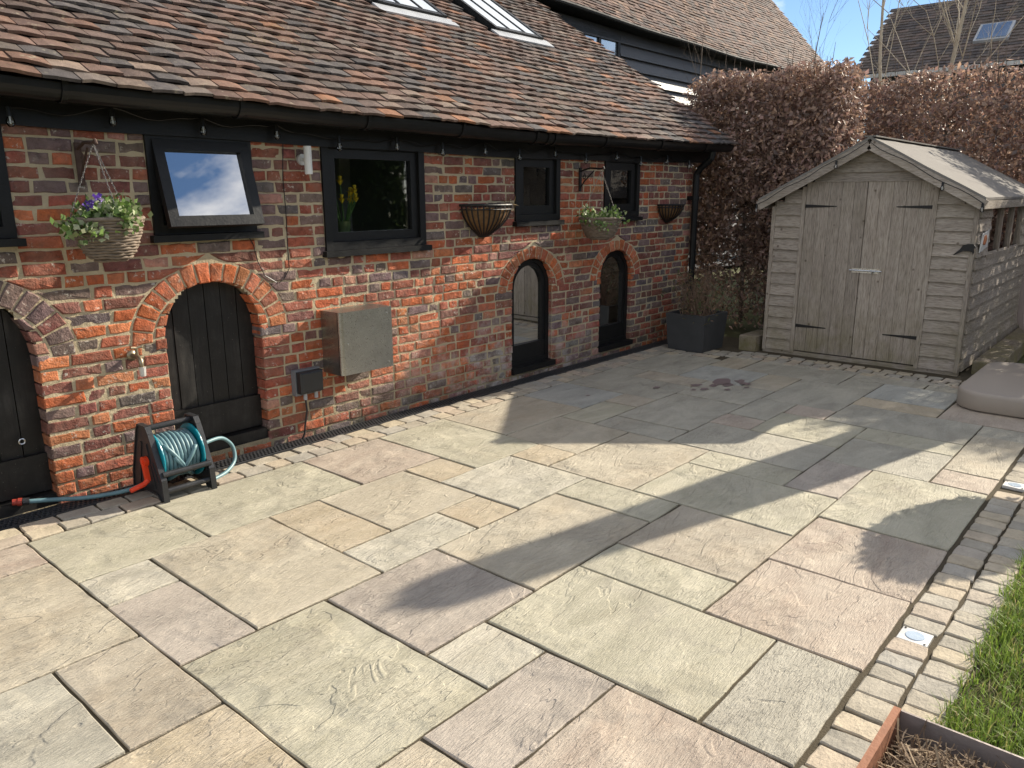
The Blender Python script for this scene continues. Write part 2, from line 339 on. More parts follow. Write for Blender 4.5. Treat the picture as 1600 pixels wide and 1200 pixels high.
def sett_mat():
    t = NT('sandstone_sett'); q = t.pos(rnd=29.); oi = t.n('ShaderNodeObjectInfo').outputs['Random']; n1 = t.noise(q, 9., 5., .65); n2 = t.noise(q, 70., 4., .65); n3 = t.noise(t.pos((1, 4, 1), rnd=11.), 22., 3., .6)
    cr = t.n('ShaderNodeValToRGB', {0: oi}); e = cr.color_ramp.elements; e[0].color = (.31, .285, .235, 1); e[1].color = (.46, .395, .285, 1)
    for p_, c_ in ((.3, (.42, .37, .285, 1)), (.55, (.36, .335, .285, 1)), (.75, (.44, .36, .275, 1))): k_ = cr.color_ramp.elements.new(p_); k_.color = c_
    f = t.math('MULTIPLY_ADD', n1, .9, .55); col = t.mix(1., cr.outputs[0], t.n('ShaderNodeCombineColor', {0: f, 1: f, 2: f}).outputs[0], 'MULTIPLY')
    col = t.mix(t.math('MULTIPLY', t.ramp(n2, .55, .75), .4), col, (.17, .15, .12, 1))
    return t.fin(col, .85, t.bump(t.math('ADD', t.math('MULTIPLY', n2, .003), t.math('ADD', t.math('MULTIPLY', n1, .007), t.math('MULTIPLY', n3, .004))), 1.), 0., .25)
M['sett'] = sett_mat()
M['grout'] = simple('sand_grout', (.088, .073, .050), .95, 0, .1, .35, 14., .004, 130.)
M['shed_y'] = wood_mat('weathered_board', (.32, .27, .222), (.47, .41, .345), (4, .35, 4), .14)
M['shed_x'] = wood_mat('weathered_side_board', (.33, .28, .23), (.48, .42, .355), (.35, 4, 4), .14)
M['shed_z'] = wood_mat('weathered_door_board', (.31, .26, .212), (.45, .39, .325), (4, 4, .3), .16)
M['sleeper'] = wood_mat('old_timber', (.20, .16, .12), (.33, .28, .22), (.4, 4, 4), .25)
M['clear'] = glass_mat('bulb_glass', (.95,.95,.95), 1.5)
M['disc'] = simple('frosted_light_lens', (.42, .50, .58), .25, 0, .6, .1, 30., .0005)

# ------------------------------------------------------------------ ground
g = MB(); g.add([(-150,-150,-.09),(150,-150,-.09),(150,150,-.09),(-150,150,-.09)], [(0,1,2,3)])
tag(g.build('ground', simple('garden_ground', (.10, .105, .05), .95, 0, .1, .5, 1.5, .01, 20.)), kind='structure')
GX0, GP, YW, YP = 1.046, .305, 3.976, .30318
def gx(k): return GX0 + GP*(k - (.045*(k-11) if k > 11 else 0))
def gy(k): return YW - YP*k
pb = MB(); nX, nY = 90, 44
xs = [-.6 + 8.9*i/nX for i in range(nX+1)]; ys = [.34 + 4.05*j/nY for j in range(nY+1)]
pb.add([(x, y, (-.0085 if .66 < y < 3.93 and x < 7.15 else -.0075) + .003*nz(x, y, 0, 3) + .002*nz(x, y, 5, 17)) for y in ys for x in xs],
       [(j*(nX+1)+i, j*(nX+1)+i+1, (j+1)*(nX+1)+i+1, (j+1)*(nX+1)+i) for j in range(nY) for i in range(nX)])
patio = tag(pb.build('patio', M['grout'], smooth=True), kind='structure')
SC = dict(g=((.43,.41,.29),(.55,.52,.39),.15), b=((.46,.39,.285),(.57,.50,.38),.35), p=((.44,.31,.255),(.53,.42,.345),.25), v=((.36,.295,.27),(.45,.375,.34),.12),
          o=((.50,.385,.235),(.60,.48,.33),.45), y=((.36,.345,.29),(.45,.43,.36),.15), l=((.37,.40,.40),(.46,.49,.48),.06), w=((.52,.49,.39),(.64,.60,.50),.15), n=((.40,.325,.245),(.49,.42,.33),.3))
def toward(c, t=.48, b=(.41, .368, .278)): return tuple(x*(1-t)+y*t for x, y in zip(c, b))
SC = {k: (toward(a), toward(b, .48, (.50, .452, .345)), f*.7) for k, (a, b, f) in SC.items()}
SM = {k: slab_mat('sandstone_'+n, *SC[k]) for k, n in dict(g='green_buff', b='beige', p='pink', v='mauve', o='ochre', y='grey', l='blue_grey', w='pale', n='brown').items()}
SL = [(0,0,2,2,'g'),(2,0,5,2,'g'),(5,0,7,2,'p'),(7,0,9,3,'g'),(9,0,12,2,'b'),(12,0,14,2,'l'),(14,0,16,3,'y'),(16,0,17,1,'y'),(16,1,17,3,'n'),(17,0,20,2,'y'),
 (1,2,3,5,'b'),(0,2,1,3,'w'),(0,3,1,5,'v'),(0,5,2,8,'g'),(-1,4,0,6,'n'),(1,8,3,9,'v'),(2,7,3,8,'w'),(2,5,4,7,'v'),(3,7,5,10,'g'),(3,10,5,11,'y'),
 (3,4,5,5,'w'),(3,2,4,4,'o'),(4,2,6,4,'b'),(6,2,7,3,'o'),(5,4,6,5,'o'),(6,3,8,5,'w'),(8,3,9,4,'o'),(9,2,11,4,'b'),(8,4,11,6,'b'),(11,2,13,3,'g'),(13,2,14,3,'n'),
 (11,3,12,5,'y'),(12,3,15,5,'y'),(15,3,17,5,'y'),(17,4,19,5,'b'),(17,2,19,4,'l'),(14,5,16,6,'y'),(13,5,14,6,'p'),(16,5,19,7,'y'),(15,6,16,7,'p'),(13,6,15,8,'g'),
 (11,5,13,8,'y'),(10,6,11,8,'g'),(8,6,10,9,'g'),(7,5,8,7,'g'),(4,5,7,7,'b'),(6,7,8,9,'n'),(5,7,6,9,'g'),(7,9,9,11,'p'),(5,9,7,11,'p'),(9,9,12,11,'g'),(10,8,12,9,'v'),
 (12,8,14,10,'y'),(15,7,17,10,'y'),(14,8,15,10,'g'),(17,7,18,9,'o'),(18,7,20,9,'l'),(19,6,20,7,'y'),(19,3,21,6,'y'),(19,2,21,3,'b'),(20,6,21,8,'y'),(20,8,21,11,'y'),
 (17,9,20,11,'p'),(16,10,17,11,'y'),(13,10,16,11,'b'),(12,10,13,11,'p'),(-3,1,0,4,'b'),(-2,0,0,1,'p'),(-3,0,-2,1,'g'),(-3,4,-1,6,'y'),(-2,6,0,8,'o'),(-3,6,-2,8,'g'),(-1,8,1,9,'b'),(0,9,3,11,'p'),(-3,8,-1,11,'y'),(-1,9,0,11,'g')]
cov = {}
for s_ in SL:
    for i in range(s_[0], s_[2]):
        for j in range(s_[1], s_[3]): cov[(i, j)] = cov.get((i, j), 0)+1
print('slab cells missing', [(i, j) for i in range(-3, 21) for j in range(11) if (i, j) not in cov and not (i == 20 and j < 2)], 'double', [k for k, v in cov.items() if v > 1])
for (a, b_, c, d, k) in SL:
    x0, x1, y0, y1 = gx(a)+.0052, gx(c)-.0052, gy(d)+.0052, gy(b_)-.0052
    j = [random.uniform(-.003, .004) for _ in range(8)]
    mb = MB(); cx, cy = (x0+x1)/2, (y0+y1)/2
    tx, ty, tz = random.uniform(-.003, .003), random.uniform(-.003, .003), random.uniform(-.0015, .002)
    fr = lambda u, v, w_: (u, v, w_ + tz + tx*(u-cx) + ty*(v-cy))
    mb.piece([(x0+j[0], y0+j[1]), (x1-j[2], y0+j[3]), (x1-j[4], y1-j[5]), (x0+j[6], y1-j[7])], fr, .032, .0038, .0021, .09, dome=.0010)
    mb.build('paving_slab', SM[k], patio, org=(cx, cy, 0))
# dark wet stain left on the slabs by the blue one
for i, (u, v, r) in enumerate([(6.28,2.62,.10),(6.20,2.52,.05),(6.02,2.72,.05),(6.10,2.60,.045),(5.94,2.60,.04),(6.34,2.42,.05),(6.05,2.45,.03),(6.22,2.36,.025),(5.86,2.66,.025),(6.40,2.50,.05),(5.72,3.06,.035),(5.01,3.55,.018)]):
    mb = MB(); n = 14
    if i < 10: u, v = u-.12, v+.33
    elif i == 10: u, v = 5.61, 3.27
    P = [(u + r*1.25*math.cos(2*PI*q/n)*random.uniform(.6, 1.2), v + r*.9*math.sin(2*PI*q/n)*random.uniform(.6, 1.2), .0062) for q in range(n)]
    mb.add(P, [tuple(range(n))])
    if i == 0: M['stain'] = simple('dark_red_brown_stain', (.20, .145, .135), .6, 0, .4, .3, 30., .0005)
    mb.build('stain', M['stain'], patio)
# setts
def sett(x0, x1, y0, y1, z=0., ang=0.):
    mb = MB(); cx, cy = (x0+x1)/2, (y0+y1)/2; tz = z + random.uniform(-.003, .004); tx, ty = random.uniform(-.02, .02), random.uniform(-.02, .02)
    fr = lambda u, v, w_: (u, v, w_ + tz + tx*(u-cx) + ty*(v-cy))
    j = [random.uniform(-.004, .004) for _ in range(8)]
    mb.piece([(x0+j[0], y0+j[1]), (x1+j[2], y0+j[3]), (x1+j[4], y1+j[5]), (x0+j[6], y1+j[7])], fr, .05, .0045, .003, .045, dome=.0015)
    return mb.build('sett', M['sett'], patio, org=(cx, cy, 0))
for row in range(2):
    y0 = 3.986 + row*.118; x = .75 + row*.06
    while x < 7.25:
        ln = random.uniform(.12, .19); sett(x, x+ln-.010, y0, y0+.108, .002); x += ln
LIGHTS = [2.91, 4.93]
for row in range(2):
    y1 = .628 - row*.139; x = 1.55 + row*.05 if row == 0 else 2.02
    while x < 6.35:
        ln = random.uniform(.098, .125)
        if row == 0 and any(abs(x+ln/2-l) < .085 for l in LIGHTS): x += .05; continue
        sett(x, x+ln-.009, y1-.127, y1, .003); x += ln
for row in range(3):
    x0 = 7.215 + row*.13
    y = .62 if row < 3 else 0
    while y < 3.95:
        ln = random.uniform(.10, .15)
        if not (row == 2 and y > 3.3): sett(x0, x0+.112, y, y+ln-.018, .002)
        y += ln
for y in (3.50, 3.63, 3.76, 3.88):                # short row by the wall end
    for x in (6.92, 7.06): sett(x, x+.12, y-.03, y+.082, .0)

# ------------------------------------------------------------------ drain channel
dr = thing('drain_channel', (4.2, 4.29, 0), 'black plastic drain channel running along the foot of the brick wall', 'drain')
ch = MB(); ch.box((.6, 4.222, -.08), (8.2, 4.232, .002)); ch.box((.6, 4.352, -.08), (8.2, 4.362, .002)); ch.box((.6, 4.232, -.045), (8.2, 4.352, -.035)); ch.build('channel', M['grate'], dr)
def grating(x0):
    mb = MB(); x1 = x0+.495
    for y in (4.235, 4.2635, 4.292, 4.3205, 4.345): mb.box((x0, y-.0035, -.016), (x1, y+.0035, .003))
    n = 20
    for i in range(n):
        for r, (ya, yb) in enumerate(((4.235, 4.2635), (4.2635, 4.292), (4.292, 4.3205), (4.3205, 4.345))):
            x = x0 + (i + .25 + .5*(r % 2))*.495/n; mb.box((x-.0042, ya, -.012), (x+.0042, yb, .0045))
    return mb.build('grating', M['grate'], dr)
for i in range(15): grating(.7+i*.5)

# ------------------------------------------------------------------ outbuilding
OB = thing('brick_outbuilding', (4.7, 4.375, 0), 'long low red brick outbuilding with tiled roof and arched openings', 'building')
def sag(x): return -.045*math.sin(PI*min(max((x-1.2)/7.2, 0), 1)) + .012*nz(x, 0, 0, .9)
YF = 4.375; CH = .0685
RECT = {'w0': (.55, 1.32, 1.37, 2.2), 'w1': (2.005, 2.628, 1.355, 2.2), 'w2': (3.14, 4.03, 1.205, 2.2), 'w3': (5.065, 5.665, 1.345, 2.2), 'w4': (6.375, 6.985, 1.345, 2.2)}
# arches: centre x, half width of the opening, springing z, inner rise, ring thickness, bottom z, kind
ARCH = {'d0': (1.02, .31, .80, .33, .125, 0., 'dirty'), 'd1': (2.305, .30, .80, .315, .118, 0.07, 'orange'), 'a5': (5.305, .275, .79, .275, .105, .075, 'orange'), 'a6': (6.63, .275, .79, .275, .105, .075, 'orange')}
def arch_hw(A, z, extra=0.):
    cx, a, zs, b, t, z0, k = A
    if z < z0: return None
    if z <= zs: return a+extra
    h = (z-zs)/(b+extra)
    return (a+extra)*math.sqrt(1-h*h) if h < 1 else None
BC = dict(orange=(.42, .115, .046), orange2=(.46, .16, .075), red=(.31, .092, .056), dred=(.205, .078, .060), purple=(.175, .118, .108), grey=(.135, .108, .102), pink=(.40, .20, .145))
def bcol(kind=None):
    if kind == 'orange': k = random.choices(['orange', 'orange2', 'red'], [6, 2, 1.5])[0]
    elif kind == 'dull': k = random.choices(['red', 'dred', 'purple', 'grey'], [3, 4, 4, 1.5])[0]
    elif kind == 'dirty': k = random.choices(['purple', 'dred', 'pink', 'orange'], [4, 2, 2, 1.5])[0]
    else: k = random.choices(['orange', 'orange2', 'red', 'dred', 'purple', 'grey', 'pink'], [15, 5, 26, 18, 21, 9, 6])[0]
    f = random.uniform(.8, 1.2); c = BC[k]; return tuple(min(1, v*f*random.uniform(.93, 1.07)) for v in c)
BR = []        # (poly, depth, colour, w offset)
nC = 29
def bkind(x, z):
    if nz(x, 11, z, 1.7)+.35*random.uniform(-1, 1) > .30: return 'dull'
    if nz(x, 31, z, 1.3)+.35*random.uniform(-1, 1) > .36: return 'orange'
    if x < 3.1 and z < 1.15: return 'orange' if random.random() < .38 else None
    if x > 4.6 and random.random() < .45: return 'dull'
    if z > 1.2 and random.random() < .35: return 'dull'
    return None
for k in range(nC):
    z0 = -.03 + k*CH; z1 = z0 + CH - .0105; zm = (z0+z1)/2
    if z0 > 1.93: break
    blocked = [(-9, .62, -9, .62), (8.105, 20, 8.105, 20)]
    for (x0, x1, a, b) in RECT.values():
        if z1 > a+.012 and z0 < b: blocked.append((x0, x1, x0, x1))
    for A in ARCH.values():
        cx, a, zs, b, t, zb, kd = A
        if z1 < zb: continue
        if zm <= zs-.02: blocked.append((cx-a, cx+a, cx-a, cx+a))
        else:
            E_ = (cx, a+.075, zs-.02, b, 0, zb, kd); hb_w = arch_hw(E_, max(z0, zs-.02), t); ht = arch_hw(E_, z1, t)
            if hb_w:
                ht = ht if ht else .0
                hb_w += .010; ht += .006; blocked.append((cx-hb_w, cx+hb_w, cx-ht, cx+ht))
    blocked.sort(); merged = []
    for q in blocked:
        if merged and q[0] <= merged[-1][1]:
            if q[1] > merged[-1][1]: merged[-1][1] = q[1]; merged[-1][3] = q[3]
        else: merged.append(list(q))
    for (p, q) in zip(merged[:-1], merged[1:]):
        x, xe = p[1]+.002, q[0]-.002; st = p[3]-p[1]; en = q[2]-q[0]
        if xe-x+(en-st)/2 < .035: continue
        first = True; ln = random.choice([.105, .16, .218])
        while True:
            rem = xe-x; last = False
            l = ln
            if rem <= l+.015: last = True
            elif rem-l < .07: l = rem-.105 if rem > .2 else rem; last = rem-l < .02
            r = xe if last else x+l-.0105
            wv = .010*nz((x+r)/2, 0, 7+k*.07, .6); dj = [random.uniform(-.0035, .0035) for _ in range(6)]
            BR.append(([(x+(0 if first else dj[0]), z0+wv+dj[4]*.6), (r+(0 if last else dj[1]), z0+wv+dj[5]*.6), (r+(en if last else dj[2]), z1+wv+dj[5]*.4), (x+(st if first else dj[3]), z1+wv+dj[4]*.4)], .13, bcol(bkind(x, z0)), random.uniform(-.005, .004)))
            if last: break
            x += l; first = False; ln = random.choices([.218, .106, .165], [5, 4, 1])[0]
for A in ARCH.values():                     # voussoirs and inner jamb bricks
    cx, a, zs, b, t, zb, kd = A
    ai, bi = a+.075, b; per = PI*math.sqrt((ai*ai+bi*bi)/2); n = int(per/.064); zc = zs-.02
    for i in range(n):
        t0, t1 = PI*i/n+.012, PI*(i+1)/n-.012
        def pt(th, r): 
            rr = r*t
            return (cx-(ai+rr)*math.cos(th), zc+(bi+rr)*math.sin(th))
        j = random.uniform(-.006, .006)
        BR.append(([pt(t0, .0), pt(t1, .0), pt(t1, 1+j/t), pt(t0, 1+j/t)][::-1], .13, bcol(kd), random.uniform(-.003, .004)))
    for sgn in (-1, 1):                     # narrow bricks between opening and ring
        z = zs-.06
        while z < zs+b*.72:
            h = .0605; hwi = arch_hw(A, z+h/2); hwo = arch_hw((cx, ai, zc, bi, 0, zb, kd), z+h/2) if z+h/2 > zc else ai
            if hwi and hwo and hwo-hwi > .03:
                E_ = (cx, ai, zc, bi, 0, zb, kd); g0 = (arch_hw(A, z) or hwi); g1 = (arch_hw(A, z+h) or hwi*.8); o0 = (arch_hw(E_, z) if z > zc else ai) or hwo; o1 = (arch_hw(E_, z+h) or hwo*.9)
                P = [(cx+sgn*g0, z), (cx+sgn*(o0-.010), z), (cx+sgn*(o1-.010), z+h), (cx+sgn*g1, z+h)]
                BR.append((P if sgn > 0 else P[::-1], .13, bcol(kd), random.uniform(-.003, .002)))
            z += .0665
# mortar sheet with openings
wl = MB(); stp = .02; NX = int(7.6/stp); NZ = int(2.26/stp); idx = {}
def inside(x, z):
    for (x0, x1, a, b) in RECT.values():
        if x0+.012 < x < x1-.012 and z > a+.012: return True
    for A in ARCH.values():
        hw = arch_hw(A, z)
        if hw and abs(x-A[0]) < hw+.008: return True
    return False
V = []; Fc = []
for j in range(NZ):
    for i in range(NX):
        x, z = .5+(i+.5)*stp, -.1+(j+.5)*stp
        if inside(x, z): continue
        q = []
        for (a, b) in ((i, j), (i+1, j), (i+1, j+1), (i, j+1)):
            if (a, b) not in idx:
                X, Z = .5+a*stp, -.1+b*stp; idx[(a, b)] = len(V)
                V.append((X, YF+.0065+.0022*nz(X, 1, Z, 14)+.0018*nz(X, 3, Z, 37), Z))
            q.append(idx[(a, b)])
        Fc.append(q)
wl.add(V, Fc)
for A in ARCH.values():                     # reveals of the arched openings
    cx, a, zs, b, t, zb, kd = A; P = [(cx-a, zb), (cx-a, zs)] + [(cx-a*math.cos(PI*i/16), zs+b*math.sin(PI*i/16)) for i in range(1, 16)] + [(cx+a, zs), (cx+a, zb)]
    P = [(cx+(x-cx)*1.06, z+.016 if z > zs else z) for x, z in P]
    wl.add([(x, YF+.008, z) for x, z in P]+[(x, YF+.30, z) for x, z in P], [(i, i+1, len(P)+i+1, len(P)+i) for i in range(len(P)-1)])
wl.box((8.08, YF+.012, -.1), (8.105, 7.2, 2.2)); wl.box((.5, YF+.012, -.1), (.52, 7.2, 2.2))
wall = wl.build('brick_wall', M['mortar'], OB, smooth=True)
def zd(p): return RC[2][0]*p[0]+RC[2][1]*p[1]+RC[2][2]*(p[2]-1.6)
def px(p):
    q = [sum(RC[i][j]*(p[j]-CAM[j]) for j in range(3)) for i in range(3)]
    return (800+1213.11*q[0]/q[2], 600+1213.11*q[1]/q[2]) if q[2] > .1 else (-9999, -9999)
def vis_area(P3):
    Q = [px(p) for p in P3]
    if not any(-5 < a < 1605 and -5 < b < 1205 for a, b in Q): return 0
    return abs(sum(Q[i][0]*Q[(i+1) % len(Q)][1]-Q[(i+1) % len(Q)][0]*Q[i][1] for i in range(len(Q)))/2)
fw = fr_wall(YF)
BR.sort(key=lambda b: -vis_area([fw(u, v, 0) for u, v in b[0]]))
rest = MB()
for i, (poly, dep, col, wo_) in enumerate(BR):
    mb = MB() if i < 295 else rest
    mb.piece(poly, fw, dep, .0065, .0030, .05, col, 0, wo_, .003)
    if i < 295: mb.build('brick', M['brick'], wall, org=fw(poly[0][0], poly[0][1], 0), colattr=True)
rest.build('further_bricks', M['brick'], wall, colattr=True, kind='stuff')
print('bricks', len(BR))
# inside of the building
rm = MB()
rm.add([(.5,7.0,-.02),(8.1,7.0,-.02),(8.1,7.0,2.3),(.5,7.0,2.3)], [(0,1,2,3)]); rm.add([(.5,4.7,2.25),(8.1,4.7,2.25),(8.1,7,2.25),(.5,7,2.25)], [(0,1,2,3)])
for x in (1.7, 4.55, 6.05): rm.box((x-.04, 4.72, -.02), (x+.04, 7.0, 2.25))
rm.box((5.52, 5.6, 0), (5.9, 5.7, .75)); rm.box((6.75, 5.2, 0), (6.95, 5.3, .6)); rm.box((3.9, 5.2, 0), (4.0, 5.5, 2.0))
rm.build('interior_wall', M['interior'], OB)
fl = MB(); fl.box((.5, 4.4, -.06), (8.1, 7.0, -.02)); fl.build('interior_floor', M['interior_floor'], OB)

# windows
def frame_boxes(mb, x0, x1, z0, z1, w_, y0, y1):
    mb.box((x0, y0, z0), (x0+w_, y1, z1)); mb.box((x1-w_, y0, z0), (x1, y1, z1)); mb.box((x0+w_, y0, z0), (x1-w_, y1, z0+w_)); mb.box((x0+w_, y0, z1-w_), (x1-w_, y1, z1))
def window(key, label, inner=.07, opened=0., top=1.93):
    x0, x1, z0, _ = RECT[key]
    o = bpy.data.objects.new('window', None); reg(o, OB, ((x0+x1)/2, YF, z0)); o['label'] = label
    f = MB(); frame_boxes(f, x0-.004, x1+.004, z0+.028, top+.02, .055, YF-.012, YF+.10); f.build('frame', M['black'], o)
    s_ = MB(); s_.box((x0-.03, YF-.045, z0-.012), (x1+.03, YF+.11, z0+.026)); s_.build('sill', M['black'], o)
    a, b, c, d = x0+.053, x1-.053, z0+.085, top-.037
    Mx = Matrix.Translation((0, YF, d)) @ Matrix.Rotation(-opened, 4, 'X') @ Matrix.Translation((0, -YF, -d))
    yo = -.03 if opened else 0
    cs = MB(); wd = inner
    if opened: a -= .025; b += .03; c -= .03; wd = .058
    for bx in (((a, YF+.012+yo, c), (a+wd, YF+.055+yo, d)), ((b-wd, YF+.012+yo, c), (b, YF+.055+yo, d)), ((a+wd, YF+.012+yo, c), (b-wd, YF+.055+yo, c+wd)), ((a+wd, YF+.012+yo, d-wd), (b-wd, YF+.055+yo, d))):
        cs.box(*bx, M=Mx)
    cs.build('casement', M['black'], o)
    p = MB(); y = YF+.035+yo; P = [(a+wd-.004, y, c+wd-.004), (b-wd+.004, y, c+wd-.004), (b-wd+.004, y, d-wd+.004), (a+wd-.004, y, d-wd+.004)]
    P2 = [(q[0], q[1]+.006, q[2]) for q in P]
    p.add([Mx @ Vector(q) for q in P+P2], [(0,1,2,3),(7,6,5,4)]); p.build('pane', M['glass_tilt'] if opened else M['glass_clear'] if key == 'w2' else M['glass'], o)
    if opened:
        h = MB(); h.tube([Mx @ Vector((b-.01, YF+.03, c+.02)), (b-.03, YF+.04, z0+.10)], .006, 6); h.build('stay', M['black'], o)
    return o
window('w0', 'square black window cut by the left edge of the picture')
window('w1', 'square black window propped open, its glass mirroring the clouds', opened=rad(15.5))
window('w2', 'widest black window, daffodils standing behind its glass', .06)
window('w3', 'small square black window above the nearer arched window')
window('w4', 'small square black window behind the far hanging basket')
def arched_window(key, label):
    cx, a, zs, b, t, zb, kd = ARCH[key]
    o = bpy.data.objects.new('arched_window', None); reg(o, OB, (cx, YF+.1, zb)); o['label'] = label
    n = 18
    def outl(k): 
        aa, bb = a-k, b-k
        return [(cx-aa, zb+.03+k), ] + [(cx-aa*math.cos(PI*i/n), zs+bb*math.sin(PI*i/n)) for i in range(n+1)] + [(cx+aa, zb+.03+k)]
    for nm, k0, k1, y0, y1 in (('frame', -.006, .04, .045, .115), ('casement', .04, .08, .056, .10)):
        A_, B_ = outl(k0), outl(k1); m = MB(); N = len(A_)
        for i in range(N):
            j = (i+1) % N; q = [(*A_[i],), (*A_[j],), (*B_[j],), (*B_[i],)]
            m.add([(u, YF+y0, v) for u, v in q]+[(u, YF+y1, v) for u, v in q], [(0,1,2,3), (4,7,6,5), (0,4,5,1), (2,6,7,3)])
        m.build(nm, M['black'], o)
    P = outl(.075); m = MB(); m.add([(u, YF+.08, v) for u, v in P], [tuple(range(len(P)))]); m.build('pane', M['glass_low'], o)
    m = MB(); m.box((cx-a+.04, YF+.052, zb+.07), (cx+a-.04, YF+.102, zb+.215)); m.build('bottom_rail', M['black'], o)
    m = MB(); m.box((cx-a-.025, YF-.03, zb-.02), (cx+a+.025, YF+.16, zb+.028)); m.build('sill', M['black'], o)
arched_window('a5', 'taller looking arched black window, nearer of the two')
arched_window('a6', 'arched black window nearer the downpipe')
def arched_door(key, label, ring):
    cx, a, zs, b, t, zb, kd = ARCH[key]
    o = bpy.data.objects.new('arched_door', None); reg(o, OB, (cx, YF+.09, zb)); o['label'] = label
    np_ = 6; e = [cx-a-.01+(2*a+.02)*i/np_ for i in range(np_+1)]
    for i in range(np_):
        x0, x1 = e[i]+.0025, e[i+1]-.0025; P = [(x0, zb+.06), (x1, zb+.06)]
        for q in range(7):
            x = x1+(x0-x1)*q/6; s = 1-((x-cx)/(a+.012))**2; P.append((x, zs+(b+.01)*math.sqrt(max(s, 0))))
        m = MB(); m.prism(P, fr_wall(YF+.10), -.03, random.uniform(-.002, .003)); m.build('plank', M['blackdoor'], o)
    m = MB(); m.box((cx-a-.005, YF+.072, zb+.065), (cx+a+.005, YF+.099, zb+.27)); m.build('rail', M['blackdoor'], o)
    m = MB(); m.box((cx-a-.01, YF+.02, zb-.10), (cx+a+.01, YF+.16, zb+.055)); m.build('threshold', M['blackdoor'], o)
    if ring:
        m = MB(); c = (cx+a-.105, YF+.066, zb+.36); m.tube([(c[0]+.014*math.cos(q*PI/8), c[1], c[2]+.014*math.sin(q*PI/8)) for q in range(16)], .004, 6, closed=True); m.build('ring_pull', M['steel'], o)
arched_door('d0', 'arched black plank door with a small steel ring, left edge', True)
arched_door('d1', 'arched black plank door behind the hose reel', False)

# fascia, gutter, downpipe
fa = MB(); gu = MB(); n = 60; X0, X1 = .6, 8.42
xs = [X0+(X1-X0)*i/n for i in range(n+1)]
def strip(mb, prof):
    V = [(x, y, z+sag(x)) for x in xs for y, z in prof]; k = len(prof)
    mb.add(V, [(i*k+j, i*k+j+1, (i+1)*k+j+1, (i+1)*k+j) for i in range(n) for j in range(k-1)])
    mb.add([V[j] for j in range(k)], [tuple(range(k))]); mb.add([V[n*k+j] for j in range(k)], [tuple(range(k))[::-1]])
strip(fa, [(4.345, 1.935), (4.345, 2.055), (4.20, 2.06), (4.20, 2.13), (4.40, 2.20), (4.40, 1.935), (4.345, 1.935)])
fa.build('fascia', M['black'], OB)
gp = [(4.185-.062+.062*math.cos(PI+PI*i/10), 2.105-.062*math.sin(PI*i/10)*1.05) for i in range(11)]
gp = [(4.06, 2.118)]+gp+[(4.185, 2.118), (4.180, 2.118)]+[(4.185-.062+.057*math.cos(PI+PI*i/10), 2.108-.057*math.sin(PI*i/10)) for i in range(10, -1, -1)]+[(4.065, 2.118), (4.06, 2.118)]
strip(gu, gp); gut = gu.build('gutter', M['gutter'], OB, smooth=False)
for x in (1.52, 2.42, 3.30, 4.15, 4.98, 5.13, 5.22, 5.95, 6.9, 7.8):
    m = MB(); P = [(x, 4.123+.068*math.cos(PI+PI*i/10), 2.105+sag(x)-.068*math.sin(PI*i/10)*1.05) for i in range(11)]; P = [(x, 4.052, 2.128+sag(x))]+P
    for p, q in zip(P[:-1], P[1:]): m.bar(p, q, .028, .005, (1, 0, 0)) if False else m.bar(p, q, .005, .028, (1, 0, 0))
    m.build('bracket', M['gutter'], gut)
dp = MB(); dp.tube([(8.05, 4.12, 2.04), (8.05, 4.13, 1.97), (8.05, 4.26, 1.86), (8.05, 4.30, 1.80), (8.05, 4.30, .02)], .036, 12)
for z in (1.55, .6): dp.tube([(8.05, 4.30, z-.025), (8.05, 4.30, z+.025)], .044, 12); dp.box((8.0, 4.31, z-.02), (8.1, 4.375, z+.02))
dp.build('downpipe', M['gutter'], OB, smooth=False)

# roof
PT = rad(33); cp, sp_ = math.cos(PT), math.sin(PT); RY, RZ = 4.055, 2.125; SLN = 3.95
def rf(x, s, h):
    sg = sag(x)*(1-.6*min(s/3.9, 1)) + .012*nz(x, s, 2, .8)
    return (x, RY+s*cp-h*sp_, RZ+s*sp_+h*cp+sg)
ro = MB(); k = 24
ro.add([rf(.4+8.0*i/40, SLN*j/k, -.012) for j in range(k+1) for i in range(41)], [(j*41+i, j*41+i+1, (j+1)*41+i+1, (j+1)*41+i) for j in range(k) for i in range(40)])
ro.add([(.4, RY+SLN*cp, RZ+SLN*sp_), (8.4, RY+SLN*cp, RZ+SLN*sp_), (8.4, RY+SLN*cp*2, RZ), (.4, RY+SLN*cp*2, RZ)], [(0,1,2,3)])
ro.add([(8.36, RY+.3, RZ+.05), (8.36, RY+2*SLN*cp-.3, RZ+.05), (8.36, RY+SLN*cp, RZ+SLN*sp_-.05)], [(0,1,2)])
roof = ro.build('roof', M['black'], OB)
RL = [(4.80, 5.64, 2.02, 3.2), (6.33, 7.10, 2.02, 3.2)]
TC = [((.115, .076, .063), 28), ((.145, .086, .068), 24), ((.088, .073, .070), 20), ((.18, .098, .070), 12), ((.26, .120, .068), 2.5), ((.13, .10, .085), 12), ((.20, .14, .11), 6)]
TL = []
for r in range(39):
    s = r*.1 + random.uniform(-.004, .004); x = .42 + (.083 if r % 2 else 0) + random.uniform(-.01, .01)
    while x < 8.40:
        wd = .165 + random.uniform(-.004, .003)
        if not any(a-.09 < x+wd/2 < b+.09 and s > c-.16 for a, b, c, d in RL):
            c = random.choices([t[0] for t in TC], [t[1] for t in TC])[0]; f = random.uniform(.75, 1.25); TL.append((x, s, wd-.005, (c[0]*f*.98, c[1]*f*1.02, c[2]*f*1.0)))
        x += wd
